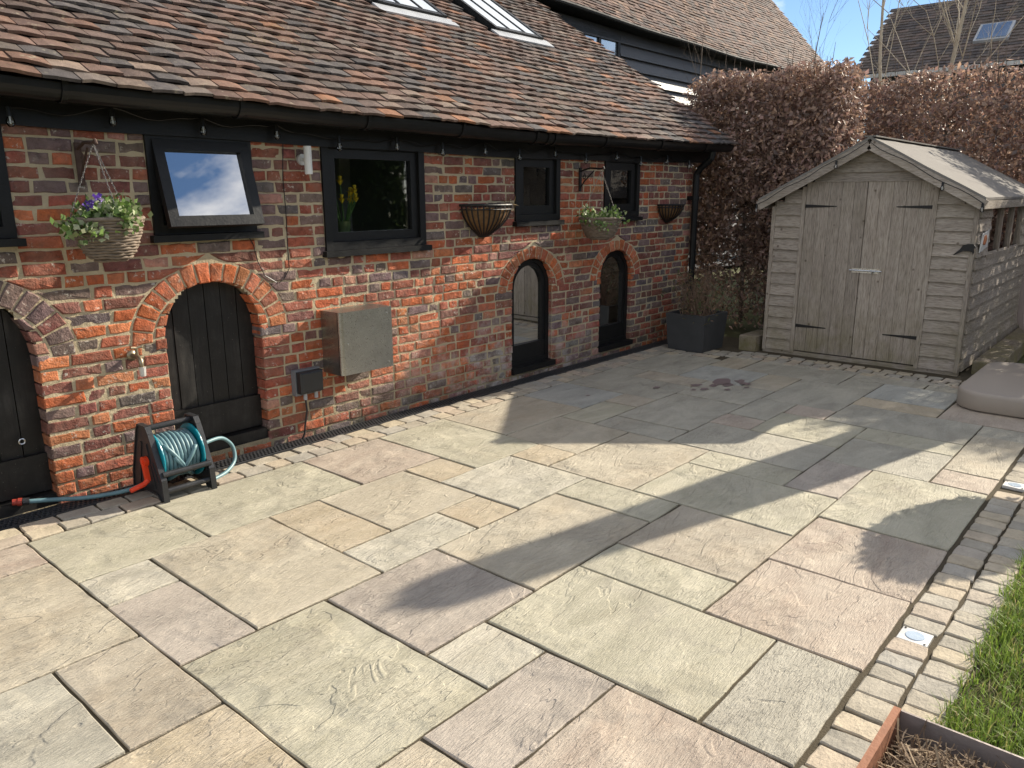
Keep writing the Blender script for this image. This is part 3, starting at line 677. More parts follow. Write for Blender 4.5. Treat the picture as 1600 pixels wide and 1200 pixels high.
def tile(mb, x, s, wd, col):
    a = random.uniform(-.012, .012); lift = random.uniform(0, .010); tw = random.uniform(-.006, .006); cam_ = random.uniform(.002, .007); s0 = s+random.uniform(-.006, .006)-.04
    V = []
    for q, (ss, hb) in enumerate(((s0, .030+lift), (s0+.19, .004))):
        for i in range(4):
            u = i/3; xx = x+wd*u; hh = hb+cam_*(1-(2*u-1)**2)+tw*(u-.5)*(1-q); so_ = a*(u-.5)+random.uniform(-.005, .005)*(1-q)
            V.append(rf(xx, ss+so_, hh)); V.append(rf(xx, ss+so_, hh-.016))
    F = []
    for i in range(3):
        t0, b0, t1, b1 = 2*i, 2*i+1, 2*i+2, 2*i+3
        F += [(t0, t1, t1+8, t0+8), (b0, b0+8, b1+8, b1), (t0, b0, b1, t1)]
    F += [(0, 8, 9, 1), (6, 7, 15, 14)]
    mb.add(V, F, col)
TL.sort(key=lambda t: -vis_area([rf(t[0], t[1]-.04, .02), rf(t[0]+t[2], t[1]-.04, .02), rf(t[0]+t[2], t[1]+.06, .02), rf(t[0], t[1]+.06, .02)]))
rest = MB()
for i, t in enumerate(TL):
    mb = MB() if i < 295 else rest
    tile(mb, *t)
    if i < 295: mb.build('roof_tile', M['tile'], roof, org=rf(t[0], t[1], 0), colattr=True)
rest.build('further_tiles', M['tile'], roof, colattr=True, kind='stuff'); print('tiles', len(TL))
for i, (a, b, c, d) in enumerate(RL):
    o = bpy.data.objects.new('rooflight', None); reg(o, OB, rf(a, c, 0)); o['label'] = ['slim rooflight nearer the left end of the tiled roof', 'slim rooflight nearer the roof verge'][i]
    def rb(mb, x0, x1, s0, s1, h0, h1):
        P = [rf(x, s, h) for h in (h0, h1) for x, s in ((x0, s0), (x1, s0), (x1, s1), (x0, s1))]; mb.add(P, [(0,3,2,1),(4,5,6,7),(0,1,5,4),(1,2,6,5),(2,3,7,6),(3,0,4,7)])
    m = MB(); rb(m, a, a+.05, c, d, -.01, .062); rb(m, b-.05, b, c, d, -.01, .062); rb(m, a+.05, b-.05, c, c+.06, -.01, .058); m.build('frame', M['black'], o)
    for q in (1, 2): 
        m = MB(); x = a+(b-a)*q/3; rb(m, x-.010, x+.010, c+.06, d, .045, .062); m.build('glazing_bar', M['black'], o)
    for q in range(3):
        x0, x1 = a+(b-a)*q/3, a+(b-a)*(q+1)/3; m = MB(); rb(m, max(x0+.012, a+.05), min(x1-.012, b-.05), c+.06, d, .03, .055); m.build('pane', M['roofglass'], o)
    m = MB(); rb(m, a-.06, b+.06, c-.14, c, .02, .036); m.build('flashing', M['lead'], o)

# ------------------------------------------------------------------ things on the wall
def leaves(name, ctr, n, spread, size, cols, parent, mat='leaf', up=.5, org=None, shape=.5):
    c = np.asarray(ctr)[rng.integers(0, len(ctr), n)] + rng.normal(0, 1, (n, 3))*np.asarray(spread)
    d = rng.normal(0, 1, (n, 3)); d[:, 2] += up; d /= np.linalg.norm(d, axis=1, keepdims=True)
    e = rng.normal(0, 1, (n, 3)); s = np.cross(d, e); s /= np.linalg.norm(s, axis=1, keepdims=True)
    nn = np.cross(d, s); L_ = size*rng.uniform(.6, 1.3, (n, 1)); wd = L_*shape/2
    P = np.stack([c, c+d*L_*.5+s*wd+nn*L_*.08, c+d*L_, c+d*L_*.5-s*wd+nn*L_*.08], 1)
    cl = np.asarray(cols)[rng.integers(0, len(cols), n)]*rng.uniform(.7, 1.3, (n, 1))
    return npmesh(name, P, 4, cl, M[mat], parent, org if org is not None else tuple(W[parent.name]))
GREENS = [(.13,.21,.05), (.18,.28,.08), (.09,.15,.04), (.30,.36,.17), (.40,.43,.27)]
def chain(mb, p, q, n):
    p, q = Vector(p), Vector(q); d = (q-p)
    for i in range(n):
        a = p+d*(i/n); b = p+d*((i+1.25)/n); ax = d.normalized().orthogonal().normalized(); ax2 = d.normalized().cross(ax)
        t = ax if i % 2 else ax2; m_ = (a+b)/2; r = d.length/n*.33
        mb.tube([a, m_+t*r, b, m_-t*r], .0017, 4, closed=True)
def hanging_basket(c, r, zr, zb, hook, label, purple, n):
    o = thing('hanging_basket', (c[0], c[1], zb), label, 'hanging basket', 'wicker hanging baskets on the brick wall')
    m = MB(); k = 15
    for i in range(k):
        t = i/(k-1); rr = r*(.42+.58*math.sqrt(t)); z = zb+(zr-zb)*t
        m.tube([(c[0]+(rr+.004*math.sin(9*q+i*2.1)+random.uniform(-.002, .002))*math.cos(2*PI*q/26), c[1]+(rr+.004*math.sin(9*q+i*2.1))*math.sin(2*PI*q/26), z+random.uniform(-.003, .003)) for q in range(26)], .0085 if i < k-1 else .012, 6, closed=True)
    m.lathe([(0, zb), (r*.42, zb), (r*.70, zb+(zr-zb)*.3), (r*.96, zr-.01)], (c[0], c[1], 0), 20); m.build('wicker_bowl', M['wicker'], o, smooth=True)
    m = MB()
    for q in range(3):
        a = 2*PI*q/3+.5; chain(m, (c[0]+r*math.cos(a), c[1]+r*math.sin(a), zr), hook, 30)
    m.build('chain', M['iron2'], o)
    m = MB(); m.lathe([(0, zr-.02), (r*.9, zr-.03)], (c[0], c[1], 0), 16); m.build('compost', M['soil'], o)
    ct = [(c[0]+r*.95*math.sqrt(random.random())*math.cos(a), c[1]+r*.95*math.sqrt(random.random())*math.sin(a), zr+random.uniform(-.01, .05)) for a in [random.uniform(0, 2*PI) for _ in range(26)]]
    ct += [(c[0]-r*1.0, c[1]-r*.5, zr-.05), (c[0]-r*.8, c[1]-r*.8, zr-.06), (c[0]-r*1.05, c[1], zr-.03), (c[0]+r*.2, c[1]-r*1.05, zr-.02)]
    leaves('foliage', ct, n, (.028, .028, .024), .034, GREENS, o, up=.8, shape=.75)
    st = MB()
    for q in range(12):
        a = random.uniform(0, 2*PI); b = (c[0]+r*.6*math.cos(a), c[1]+r*.6*math.sin(a), zr-.01); st.tube([b, (b[0]+random.uniform(-.05, .05), b[1]+random.uniform(-.05, .05), zr+random.uniform(.08, .15))], [.003, .001], 4)
    st.build('stem', simple('green_stem_%d' % n, (.12, .18, .06), .7), o, kind='stuff')
    if purple:
        for q in range(3):
            a = random.uniform(0, 2*PI); b = (c[0]-.02+r*.5*math.cos(a), c[1]+r*.5*math.sin(a), zr+random.uniform(.06, .11))
            leaves('pansy', [b], 12, (.008, .008, .008), .026, [(.13, .06, .38), (.22, .13, .5), (.5, .45, .6)], o, up=0., shape=1.1)['kind'] = 'thing'
    return o
b1 = hanging_basket((1.655, 4.12), .165, 1.485, 1.285, (1.635, 4.12, 1.845), 'wicker hanging basket of pansies and trailing leaves left of the open window', True, 1500)
b2 = hanging_basket((5.95, 4.12), .19, 1.385, 1.20, (5.95, 4.12, 1.80), 'wicker hanging basket of small plants between the two small windows', False, 500)
def bracket(x, z, hook, mat, label):
    o = thing('wall_bracket', (x, YF, z), label, 'bracket', 'iron basket brackets on the brick wall')
    m = MB(); m.box((x-.016, YF-.014, z-.15), (x+.016, YF-.0045, z+.06)); m.build('back_plate', mat, o)
    m = MB(); m.tube([(x, YF-.012, z+.03), (x+(hook[0]-x)*.5, (YF+hook[1])/2, z+.055), (hook[0], hook[1]-.0, z+.045), (hook[0]+.004, hook[1]-.022, z+.06), (hook[0]+.004, hook[1]-.03, z+.04)], .008, 8)
    m.tube([(x, YF-.012, z-.12), (x+(hook[0]-x)*.25, YF-.06, z-.06), (x+(hook[0]-x)*.7, YF-.17, z+.03)], .006, 6)
    m.tube([(x, YF-.05-.02*math.sin(q*.5)*(1-q/20), z-.02+.028*math.cos(q*.5)*(1-q/20)) for q in range(16)], .0045, 6)
    m.build('arm', mat, o)
bracket(1.655, 1.80, (1.635, 4.12), M['rustiron'], 'rusty iron bracket holding the pansy basket')
bracket(5.97, 1.77, (5.95, 4.12), M['iron'], 'scrolled black iron bracket holding the far wicker basket')
def hay_rack(cx, wd, zt, zb, dep, label, fill):
    o = thing('wall_trough', (cx, YF, zb), label, 'wall basket', 'black iron half-round wall baskets')
    def pt(a, t):                           # a 0..pi along the half round, t 0 rim .. 1 bottom
        s = math.cos(t*PI/2)**.6 if t < 1 else 0; rx, ry = wd/2*max(s, .22), dep*max(s, .15)
        return (cx-rx*math.cos(a), YF-.012-ry*math.sin(a), zt+(zb-zt)*t)
    m = MB()
    for t, r in ((0, .008), (.14, .005), (1, .007)): m.tube([pt(PI*i/20, t) for i in range(21)], r, 6)
    m.bar((cx-wd/2, YF-.012, zt), (cx+wd/2, YF-.012, zt), .006, .02); m.build('rim', M['iron'], o)
    for i in range(15):
        m = MB(); a = PI*(i+.5)/15; P = [pt(a, q/8) for q in range(9)]
        for p, q in zip(P[:-1], P[1:]): m.bar(p, q, .012, .0045, (math.cos(a), math.sin(a)+.01, .3))
        m.build('bar', M['iron'], o)
    m = MB(); V = []
    for q in range(9):
        for i in range(21):
            p = Vector(pt(PI*i/20, .10+.88*q/8)); c = Vector((cx, YF-.012, p.z)); V.append(c+(p-c)*.93+Vector((0, 0, 0 if q else random.uniform(-.012, .012))))
    m.add(V, [(q*21+i, q*21+i+1, (q+1)*21+i+1, (q+1)*21+i) for q in range(8) for i in range(20)]); m.add([V[i] for i in range(21)], [tuple(range(21))]); m.build('liner', M['coco'], o, smooth=True)
    if fill: leaves('dry_stalk', [(cx+wd*.42, YF-.10, zt-.02), (cx+wd*.38, YF-.08, zt-.04)], 60, (.02, .02, .03), .07, [(.35, .25, .12), (.25, .17, .08)], o, 'straw', .3, shape=.08)
hay_rack(4.66, .54, 1.515, 1.27, .19, 'empty black iron wall basket between widest window and small window', True)
hay_rack(7.56, .42, 1.48, 1.30, .16, 'empty black iron wall basket beside the downpipe', False)
# meter box
o = thing('metal_box', (3.27, YF, .42), 'galvanised steel box fixed to the brick wall beside the socket', 'box'); m = MB(); r = .03
P = [(3.06, YF), (3.06, 4.19)]+[(3.06+r-r*math.cos(PI/2*i/6), 4.165+r-r*math.sin(PI/2*i/6)) for i in range(7)]+[(3.50, 4.165), (3.50, YF)]
m.prism(P, lambda u, v, w_: (u, v, w_), .42, .845); bx = m.build('casing', M['galv'], o)
for p in ((3.46, .46), (3.46, .80), (3.115, .63)): 
    m = MB(); m.lathe([(0, 4.160), (.006, 4.161), (.007, 4.165)], (p[0], 0, p[1]), 10, 'y'); m.build('rivet', M['steel'], o)
# socket
o = thing('outdoor_socket', (2.90, YF, .30), 'dark grey weatherproof socket with a hanging cable under the steel box', 'socket')
m = MB(); m.box((2.80, 4.33, .305), (2.995, YF, .475)); m.build('base', simple('mid_grey_plastic', (.19, .20, .21), .5), o)
m = MB(); m.piece([(2.805, .32), (2.99, .32), (2.99, .47), (2.805, .47)], fr_wall(4.275), .055, .012, 0, .2); m.build('cover', M['blackplastic'], o)
for x in (2.86, 2.945):
    m = MB(); m.tube([(x, 4.315, .325), (x, 4.315, .275)], .013, 10); m.build('plug_grommet', simple('pale_grommet_%d' % int(x*100), (.35, .36, .37), .5), o)
m = MB(); m.tube([(2.86, 4.315, .28), (2.862, 4.31, .2), (2.85, 4.325, .1), (2.845, 4.33, .04), (2.83, 4.34, .006)], .0065, 8); m.build('cable', M['blackplastic'], o)
# tap
o = thing('garden_tap', (1.80, YF, .70), 'brass garden tap on the wall between the two arched doors', 'tap')
m = MB(); m.lathe([(0, YF-.012), (.03, YF-.012), (.03, YF-.003)], (1.80, 0, .735), 14, 'y'); m.tube([(1.80, YF-.01, .735), (1.80, YF-.085, .735), (1.80, YF-.11, .72), (1.80, YF-.118, .67)], [.013, .013, .014, .012], 10); m.build('body', M['brass'], o, smooth=True)
m = MB(); m.tube([(1.80, YF-.07, .735), (1.80, YF-.07, .785)], .009, 10); m.tube([(1.77, YF-.07, .79), (1.80, YF-.07, .786), (1.83, YF-.07, .79)], [.009, .007, .009], 8); m.build('handle', M['brass'], o)
m = MB(); m.tube([(1.80, YF-.118, .685), (1.80, YF-.118, .635)], [.019, .016], 12); m.build('hose_connector', M['whitemetal'], o)
# wall light
o = thing('wall_light', (3.01, YF, 1.72), 'slim pale cylinder wall light beside the widest window', 'light')
m = MB(); m.lathe([(0, YF-.02), (.035, YF-.02), (.035, YF-.003)], (2.985, 0, 1.815), 16, 'y'); m.box((2.975, YF-.055, 1.805), (2.995, YF-.01, 1.825)); m.build('mount', M['whitemetal'], o)
m = MB(); m.tube([(2.985, YF-.078, 1.725), (2.985, YF-.078, 1.895)], .0245, 16); m.build('tube', M['white'], o)
# loose cables
for i, (lab, P) in enumerate((('thin black cable looping down from the open window over the arch', [(2.56, 1.375), (2.60, 1.30), (2.62, 1.2), (2.66, 1.11), (2.74, 1.06)]), ('thin black cable hanging down the wall left of the wall light', [(2.86, 1.93), (2.84, 1.7), (2.845, 1.5), (2.84, 1.3), (2.84, 1.14), (2.80, 1.08), (2.76, 1.055)]))):
    m = MB(); Q = []
    for a, b in zip(P[:-1], P[1:]):
        for q in range(4): t = q/4; Q.append((a[0]+(b[0]-a[0])*t, YF-.007, a[1]+(b[1]-a[1])*t))
    m.tube(Q+[(P[-1][0], YF-.007, P[-1][1])], .0028, 5); tag(m.build('wall_cable', M['gutter'], org=(P[0][0], YF, P[-1][1])), lab, 'cable')
# string lights
o = thing('string_lights', (4.6, 4.30, 1.95), 'string of clear bulbs hung along the fascia under the gutter', 'string lights')
BP = [(1.35,1.94),(1.82,1.97),(2.31,1.95),(2.78,1.95),(3.24,1.9),(3.73,1.92),(4.17,1.9),(4.63,1.92),(5.04,1.89),(5.52,1.93),(5.97,1.89),(6.47,1.93),(6.9,1.89),(7.41,1.92),(7.88,1.88)]
m = MB(); Q = []
for i in range(len(BP)-1):
    for q in range(8): t = q/8; Q.append((BP[i][0]+(BP[i+1][0]-BP[i][0])*t, 4.315, BP[i][1]+.062+(BP[i+1][1]-BP[i][1])*t-.025*math.sin(PI*t)+.01*math.sin(9*t+i)))
m.tube(Q, .004, 5); m.build('cable', M['gutter'], o)
M['filament'] = simple('silvered_bulb_base', (.55, .55, .53), .3, .6)
for x, z in BP:
    a = random.uniform(-.15, .15); b_ = MB(); prof = [(.001, -.027), (.012, -.024), (.0195, -.012), (.020, 0), (.014, .016), (.010, .024)]
    b_.lathe(prof, (x, 4.305, z), 12); bl = b_.build('bulb', M['clear'], o, smooth=True)
    h = MB(); h.tube([(x, 4.305, z+.022), (x, 4.308, z+.066)], [.0125, .011], 10); h.build('holder', M['gutter'], bl)
    h = MB(); h.tube([(x, 4.305, z-.012), (x, 4.305, z+.022)], [.004, .006], 6); h.build('filament', M['filament'], bl)
# daffodils behind the widest window
o = thing('vase_of_daffodils', (3.40, 4.515, 1.24), 'glass vase of yellow daffodils behind the widest window', 'vase')
m = MB(); m.lathe([(0, 1.235), (.045, 1.235), (.05, 1.30), (.042, 1.37), (.05, 1.42)], (3.40, 4.515, 0), 16); m.build('vase', simple('green_vase_glass', (.16, .22, .10), .15, 0, .6), o, smooth=True)
m = MB(); fl_ = []
for q in range(16):
    a = random.uniform(0, 2*PI); r = random.uniform(.05, .15); h = random.uniform(1.55, 1.70); e = (3.40+r*math.cos(a), 4.515+r*.30*math.sin(a), h)
    m.tube([(3.40, 4.515, 1.28), (3.40+r*.3*math.cos(a), 4.515+r*.12*math.sin(a), 1.42), e], [.005, .005, .003], 5)
    if q < 10: fl_.append(e)
m.build('stem', simple('daffodil_stem', (.10, .20, .05), .6), o, kind='stuff')
M['petal'] = simple('daffodil_petal', (.85, .60, .03), .6)
for e in fl_:
    m = MB(); m.lathe([(.004, -.03), (.02, -.005), (.010, .004), (.014, .03)], e, 8); m.lathe([(.001, -.002), (.036, .004)], e, 6); m.build('flower', M['petal'], o)
m = MB(); m.box((3.16, 4.48, 1.20), (4.01, 4.70, 1.235)); m.build('window_board', M['white'], OB)

# ------------------------------------------------------------------ hose reel and hose
o = thing('hose_reel', (1.85, 4.13, 0), 'black garden hose reel with teal drum and orange crank on the setts', 'hose reel')
ZR, YB = .395, 4.12
def plate(x, nm):
    out = [(3.945, 0.), (3.985, 0), (4.02, .03), (4.24, .03), (4.275, 0), (4.315, 0), (4.30, .10), (4.20, .36), (4.175, ZR), (4.085, ZR), (4.06, .36), (3.955, .12)]
    m = MB(); m.prism(out, lambda u, v, w_: (x+w_, u, v), -.008, .008)
    for a, b in zip(out, out[1:]+out[:1]): m.bar((x, a[0], a[1]), (x, b[0], b[1]), .03, .010, (0, 1, 0) if abs(a[0]-b[0]) < .05 else (0, 0, 1)) if a[1] > .02 or b[1] > .02 else None
    for y0, z0, y1, z1 in ((4.04, .06, 4.10, .30), (4.22, .06, 4.16, .30), (4.0, .1, 4.05, .2)): m.bar((x-.010, y0, z0), (x-.010, y1, z1), .008, .012, (0, 1, 0))
    return m.build(nm, M['blackplastic'], o)
plate(1.715, 'side_frame'); plate(1.985, 'side_frame')
for y, z, r in ((4.13, .375, .017), (3.968, .055, .016), (3.965, .150, .016), (4.29, .05, .015)):
    m = MB(); m.tube([(1.715, y, z), (1.985, y, z)], r, 12); m.build('cross_bar', M['blackplastic'], o, smooth=False)
for x in (1.738, 1.962):
    m = MB(); m.lathe([(.03, x-.004), (.148, x-.005), (.150, x), (.148, x+.005), (.03, x+.004)], (0, YB, .205), 36, 'x'); m.build('drum_flange', M['teal'], o)
m = MB(); m.lathe([(.055, 1.735), (.055, 1.965)], (0, YB, .205), 20, 'x'); m.build('drum', M['teal'], o)
m = MB()
for lay, rr in enumerate((.075, .097, .119)):
    P = []
    for i in range(9*20+1):
        t = i/(9*20); a = 2*PI*i/20; P.append((1.752+.196*t if lay % 2 == 0 else 1.948-.196*t, YB+(rr+.004*math.sin(i*.9))*math.cos(a), .205+(rr+.004*math.sin(i*.9))*math.sin(a)))
    m.tube(P, .0105, 8)
for a0, xa, xb in ((2.4, 1.76, 1.90), (2.7, 1.93, 1.78), (3.0, 1.80, 1.95)):
    m.tube([(xa+(xb-xa)*i/10, YB+.134*math.cos(a0+i*.16), .205+.134*math.sin(a0+i*.16)) for i in range(11)], .0105, 8)
m.build('coiled_hose', M['hose'], o, smooth=True)
m = MB(); m.tube([(1.70, YB-.02, .205), (1.675, YB-.02, .205)], .028, 14); m.bar((1.682, YB-.02, .215), (1.682, YB-.045, .10), .018, .026, (1, 0, 0)); m.tube([(1.682, YB-.045, .105), (1.66, YB-.047, .09), (1.585, YB-.05, .075)], [.015, .014, .013], 10); m.build('crank', M['orange'], o)
m = MB(); m.tube([(1.992, YB, .205), (2.03, YB+.0, .205)], .018, 12); m.build('hose_inlet', M['whitemetal'], o)
def smooth_path(P, k=8):
    P = [Vector(p) for p in P]; out = []
    for i in range(len(P)-1):
        p0, p1, p2, p3 = P[max(i-1, 0)], P[i], P[i+1], P[min(i+2, len(P)-1)]
        for q in range(k):
            t = q/k; out.append(.5*((2*p1)+(-p0+p2)*t+(2*p0-5*p1+4*p2-p3)*t*t+(-p0+3*p1-3*p2+p3)*t**3))
    return out+[P[-1]]
h = thing('garden_hose', (1.5, 4.2, 0), 'grey blue hose end with a red connector lying towards the left door', 'hose')
m = MB(); m.tube(smooth_path([(1.74, 4.18, .06), (1.62, 4.20, .035), (1.45, 4.27, .028), (1.30, 4.33, .045), (1.19, 4.37, .058)]), .0125, 8); m.build('hose', M['hose'], h, smooth=True)
m = MB(); d = Vector((-.12, .045, .014)).normalized(); p = Vector((1.195, 4.368, .058)); m.tube([p, p+d*.03], .020, 12); m.build('grey_collar', M['blackplastic'], h)
m = MB(); m.tube([p+d*.032, p+d*.05, p+d*.055, p+d*.075], [.021, .021, .017, .017], 12); m.build('red_connector', simple('brick_red_plastic', (.30, .04, .025), .45), h)
m = MB(); m.tube(smooth_path([(2.02, YB, .205), (2.08, 4.14, .215), (2.18, 4.18, .20), (2.25, 4.20, .13), (2.24, 4.17, .05), (2.15, 4.11, .014), (2.03, 4.05, .013)]), .0115, 8); m.build('inlet_loop', M['hose'], o, smooth=True)

# ------------------------------------------------------------------ shed
SX, SYL, SYR, SXB, YM = 7.77, 3.26, 1.46, 10.7, 2.36
o = thing('garden_shed', (9.2, 2.36, 0), 'weathered grey timber shed with double doors and felt roof', 'shed')
def zroof(y): return 2.035 - abs(y-YM)*.545
fl = MB(); fl.box((SX+.02, SYR+.02, 0.0), (SXB, SYL-.02, 1.40))
# inner lining closes the body behind the boards (side window left open)
ln = MB(); ln.box((SX+.03, SYR+.04, .02), (SXB-.02, SYL-.04, .05)); ln.box((SX+.03, SYL-.05, .02), (SXB, SYL-.04, 1.5)); ln.box((SXB-.02, SYR+.02, .02), (SXB, SYL-.02, 1.5))
ln.box((SX+.030, SYR+.03, .02), (SX+.04, SYL-.03, 1.52)); ln.box((SX+.04, SYR+.03, .02), (8.32, SYR+.04, 1.5)); ln.box((8.32, SYR+.03, .02), (9.9, SYR+.04, 1.02)); ln.box((9.9, SYR+.03, .02), (SXB, SYR+.04, 1.5))
ln.prism([(SYL-.03, 1.50), (SYR+.03, 1.50), (YM, 1.99)], lambda u, v, w_: (SX+.035+w_, u, v), 0, .008); ln.prism([(SYL-.03, 1.50), (SYR+.03, 1.50), (YM, 1.99)], lambda u, v, w_: (SXB-.02+w_, u, v), 0, .008)
ln.build('lining', M['shed_z'], o)
def fboard(y0, y1, z0, z1, nm='board'):
    m = MB(); k = max(3, int((y1-y0)/.08)); V = []
    for i in range(k+1):
        y = y0+(y1-y0)*i/k; wv = .006*nz(y, z0*5, 3, 4)+random.uniform(-.0015, .0015)
        V += [(SX-.030, y, z0-.014+wv), (SX+.002, y, z0-.014+wv), (SX-.004, y, z1), (SX+.006, y, z1)]
    F = []
    for i in range(k):
        a, b = 4*i, 4*i+4; F += [(a, a+2, b+2, b), (a, b, b+1, a+1)]
    F += [(0, 1, 3, 2), (4*k, 4*k+2, 4*k+3, 4*k+1)]
    m.add(V, F); return m.build(nm, M['shed_y'], o)
DL, DR = 2.945, 1.815
nb = 13; hb = .113
for i in range(nb+2):
    z0 = .045+i*hb; z1 = z0+hb
    yl = min(SYL-.02, YM+(2.03-z1+.03)/.545); yr = max(SYR+.02, YM-(2.03-z1+.03)/.545)
    if z0 < 1.70:
        if yl > DL+.045: fboard(DL+.035, yl, z0, z1+.004)
        if yr < DR-.045: fboard(yr, DR-.035, z0, z1+.004)
for z0, z1 in ((1.715, 1.80), (1.80, 1.89), (1.89, 1.985)):
    hw = min((2.035-z0-.04)/.545, .62); fboard(YM-hw, YM+hw, z0, z1)
for y, zt in ((DL+.018, 1.66), (DR-.018, 1.66), (SYL-.005, 1.47), (SYR+.005, 1.47)):
    m = MB(); m.box((SX-.034, y-.018, .02), (SX+.02, y+.018, zt)); m.build('post', M['shed_z'], o)
m = MB(); m.box((SX-.02, SYR-.01, -.03), (SX+.06, SYL+.01, .035)); m.build('bottom_bearer', M['shed_y'], o)
def door(y0, y1, hinge, lab):
    d = bpy.data.objects.new('door', None); reg(d, o, (SX-.02, (y0+y1)/2, .04)); d['label'] = lab
    n = 5
    for i in range(n):
        a = y0+(y1-y0)*i/n; b = y0+(y1-y0)*(i+1)/n; m = MB(); m.piece([(a+.0008, .045), (b-.0008, .045), (b-.0008, 1.705), (a+.0008, 1.705)], lambda u, v, w_: (SX-.020-w_, u, v), .02, .0022, .0004, .4, dome=.0006); m.build('plank', M['shed_z'], d)
    s = 1 if hinge > (y0+y1)/2 else -1
    for z in (1.475, .30):
        m = MB(); m.prism([(hinge, z-.016), (hinge-s*.06, z-.014), (hinge-s*.30, z-.004), (hinge-s*.30, z+.004), (hinge-s*.06, z+.014), (hinge, z+.016)], lambda u, v, w_: (SX-.021-w_, u, v), 0, .004)
        m.box((SX-.030, min(hinge, hinge+s*.035), z-.04), (SX-.024, max(hinge, hinge+s*.035), z+.04)); m.build('strap_hinge', M['iron'], d)
    return d
door(YM+.022, DL, DL, 'left plank door of the shed'); dr_ = door(DR, YM+.018, DR, 'right plank door of the shed carrying the bolt')
m = MB(); m.box((SX-.026, 2.20, .862), (SX-.0225, 2.45, .905)); m.tube([(SX-.034, 2.18, .885), (SX-.034, 2.47, .885)], .008, 8); m.tube([(SX-.034, 2.26, .885), (SX-.06, 2.26, .86)], .006, 6); m.build('bolt', M['steel'], dr_)
def sboard(x0, x1, z0, z1):
    m = MB(); k = max(2, int((x1-x0)/.12)); V = []
    for i in range(k+1):
        x = x0+(x1-x0)*i/k; wv = .007*nz(x, z0*5, 8, 3)
        V += [(x, SYR-.030, z0-.014+wv), (x, SYR+.002, z0-.014+wv), (x, SYR-.003, z1), (x, SYR+.006, z1)]
    F = []
    for i in range(k): a, b = 4*i, 4*i+4; F += [(a, b, b+2, a+2), (a, a+1, b+1, b)]
    F += [(0, 2, 3, 1), (4*k, 4*k+1, 4*k+3, 4*k+2)]
    m.add(V, F); return m.build('side_board', M['shed_x'], o)
for i in range(nb):
    z0 = .045+i*hb; z1 = z0+hb+.004
    if z0 < .95: sboard(SX+.03, SXB, z0, z1)
    else: sboard(SX+.03, 8.27, z0, z1); sboard(9.95, SXB, z0, z1)
    m = MB(); m.box((SX+.03, SYL-.012, z0-.01), (SXB, SYL+.014, z1)); m.build('side_board', M['shed_x'], o)
    if i % 1 == 0: m = MB(); m.box((SXB, SYR+.02, z0-.01), (SXB+.016, SYL-.02, z1)); m.build('back_board', M['shed_y'], o)
wn_ = bpy.data.objects.new('side_window', None); reg(wn_, o, (9.1, SYR, 1.02))
m = MB()
for x in (8.28, 8.83, 9.38, 9.92): m.box((x-.02, SYR-.015, 1.02), (x+.02, SYR+.03, 1.49))
m.box((8.3, SYR-.02, 1.0), (9.9, SYR+.03, 1.045)); m.box((8.3, SYR-.012, 1.455), (9.9, SYR+.03, 1.49)); m.build('frame', M['shed_z'], wn_)
for x0, x1 in ((8.30, 8.81), (8.85, 9.36), (9.40, 9.90)):
    m = MB(); m.add([(x0, SYR+.01, 1.04), (x1, SYR+.01, 1.04), (x1, SYR+.01, 1.46), (x0, SYR+.01, 1.46)], [(0,1,2,3)]); m.build('pane', M['glass'], wn_)
ROX0, ROX1 = 7.595, 10.86
for s, ye in ((1, 3.365), (-1, 1.385)):
    m = MB(); nx, ny = 16, 6; V = []
    for h in (.022, 0):
        for j in range(ny+1):
            y = YM+(ye-YM)*j/ny
            for i in range(nx+1):
                x = ROX0+(ROX1-ROX0)*i/nx; V.append((x, y, zroof(y)+h+.035+.006*nz(x, y, h, 3)))
    k = (nx+1)*(ny+1); F = []
    for j in range(ny):
        for i in range(nx): a = j*(nx+1)+i; F += [(a, a+1, a+nx+2, a+nx+1), (k+a, k+a+nx+1, k+a+nx+2, k+a+1)]
    ring = [i for i in range(nx+1)]+[j*(nx+1)+nx for j in range(1, ny+1)]+[ny*(nx+1)+i for i in range(nx-1, -1, -1)]+[j*(nx+1) for j in range(ny-1, 0, -1)]
    F += [(ring[i], ring[(i+1) % len(ring)], k+ring[(i+1) % len(ring)], k+ring[i]) for i in range(len(ring))]
    m.add(V, F); m.build('felt_slope', M['felt'], o)
    m = MB(); m.bar((ROX0+.012, YM+s*.002, zroof(YM)-.012), (ROX0+.012, ye, zroof(ye)-.012), .02, .088, (0, 0, 1)); m.build('bargeboard', M['shed_y'], o)
    m = MB(); m.box((ROX0, min(ye, ye-s*.02), zroof(ye)-.04), (ROX1, max(ye, ye-s*.02), zroof(ye)+.03)); m.build('eaves_board', M['shed_x'], o)
    for q in (.48, .52) if s < 0 else ():
        pass
m = MB(); m.box((ROX0+.002, YM-.05, zroof(YM)+.052), (ROX1, YM+.05, zroof(YM)+.064)); m.build('ridge_strip', M['felt'], o)
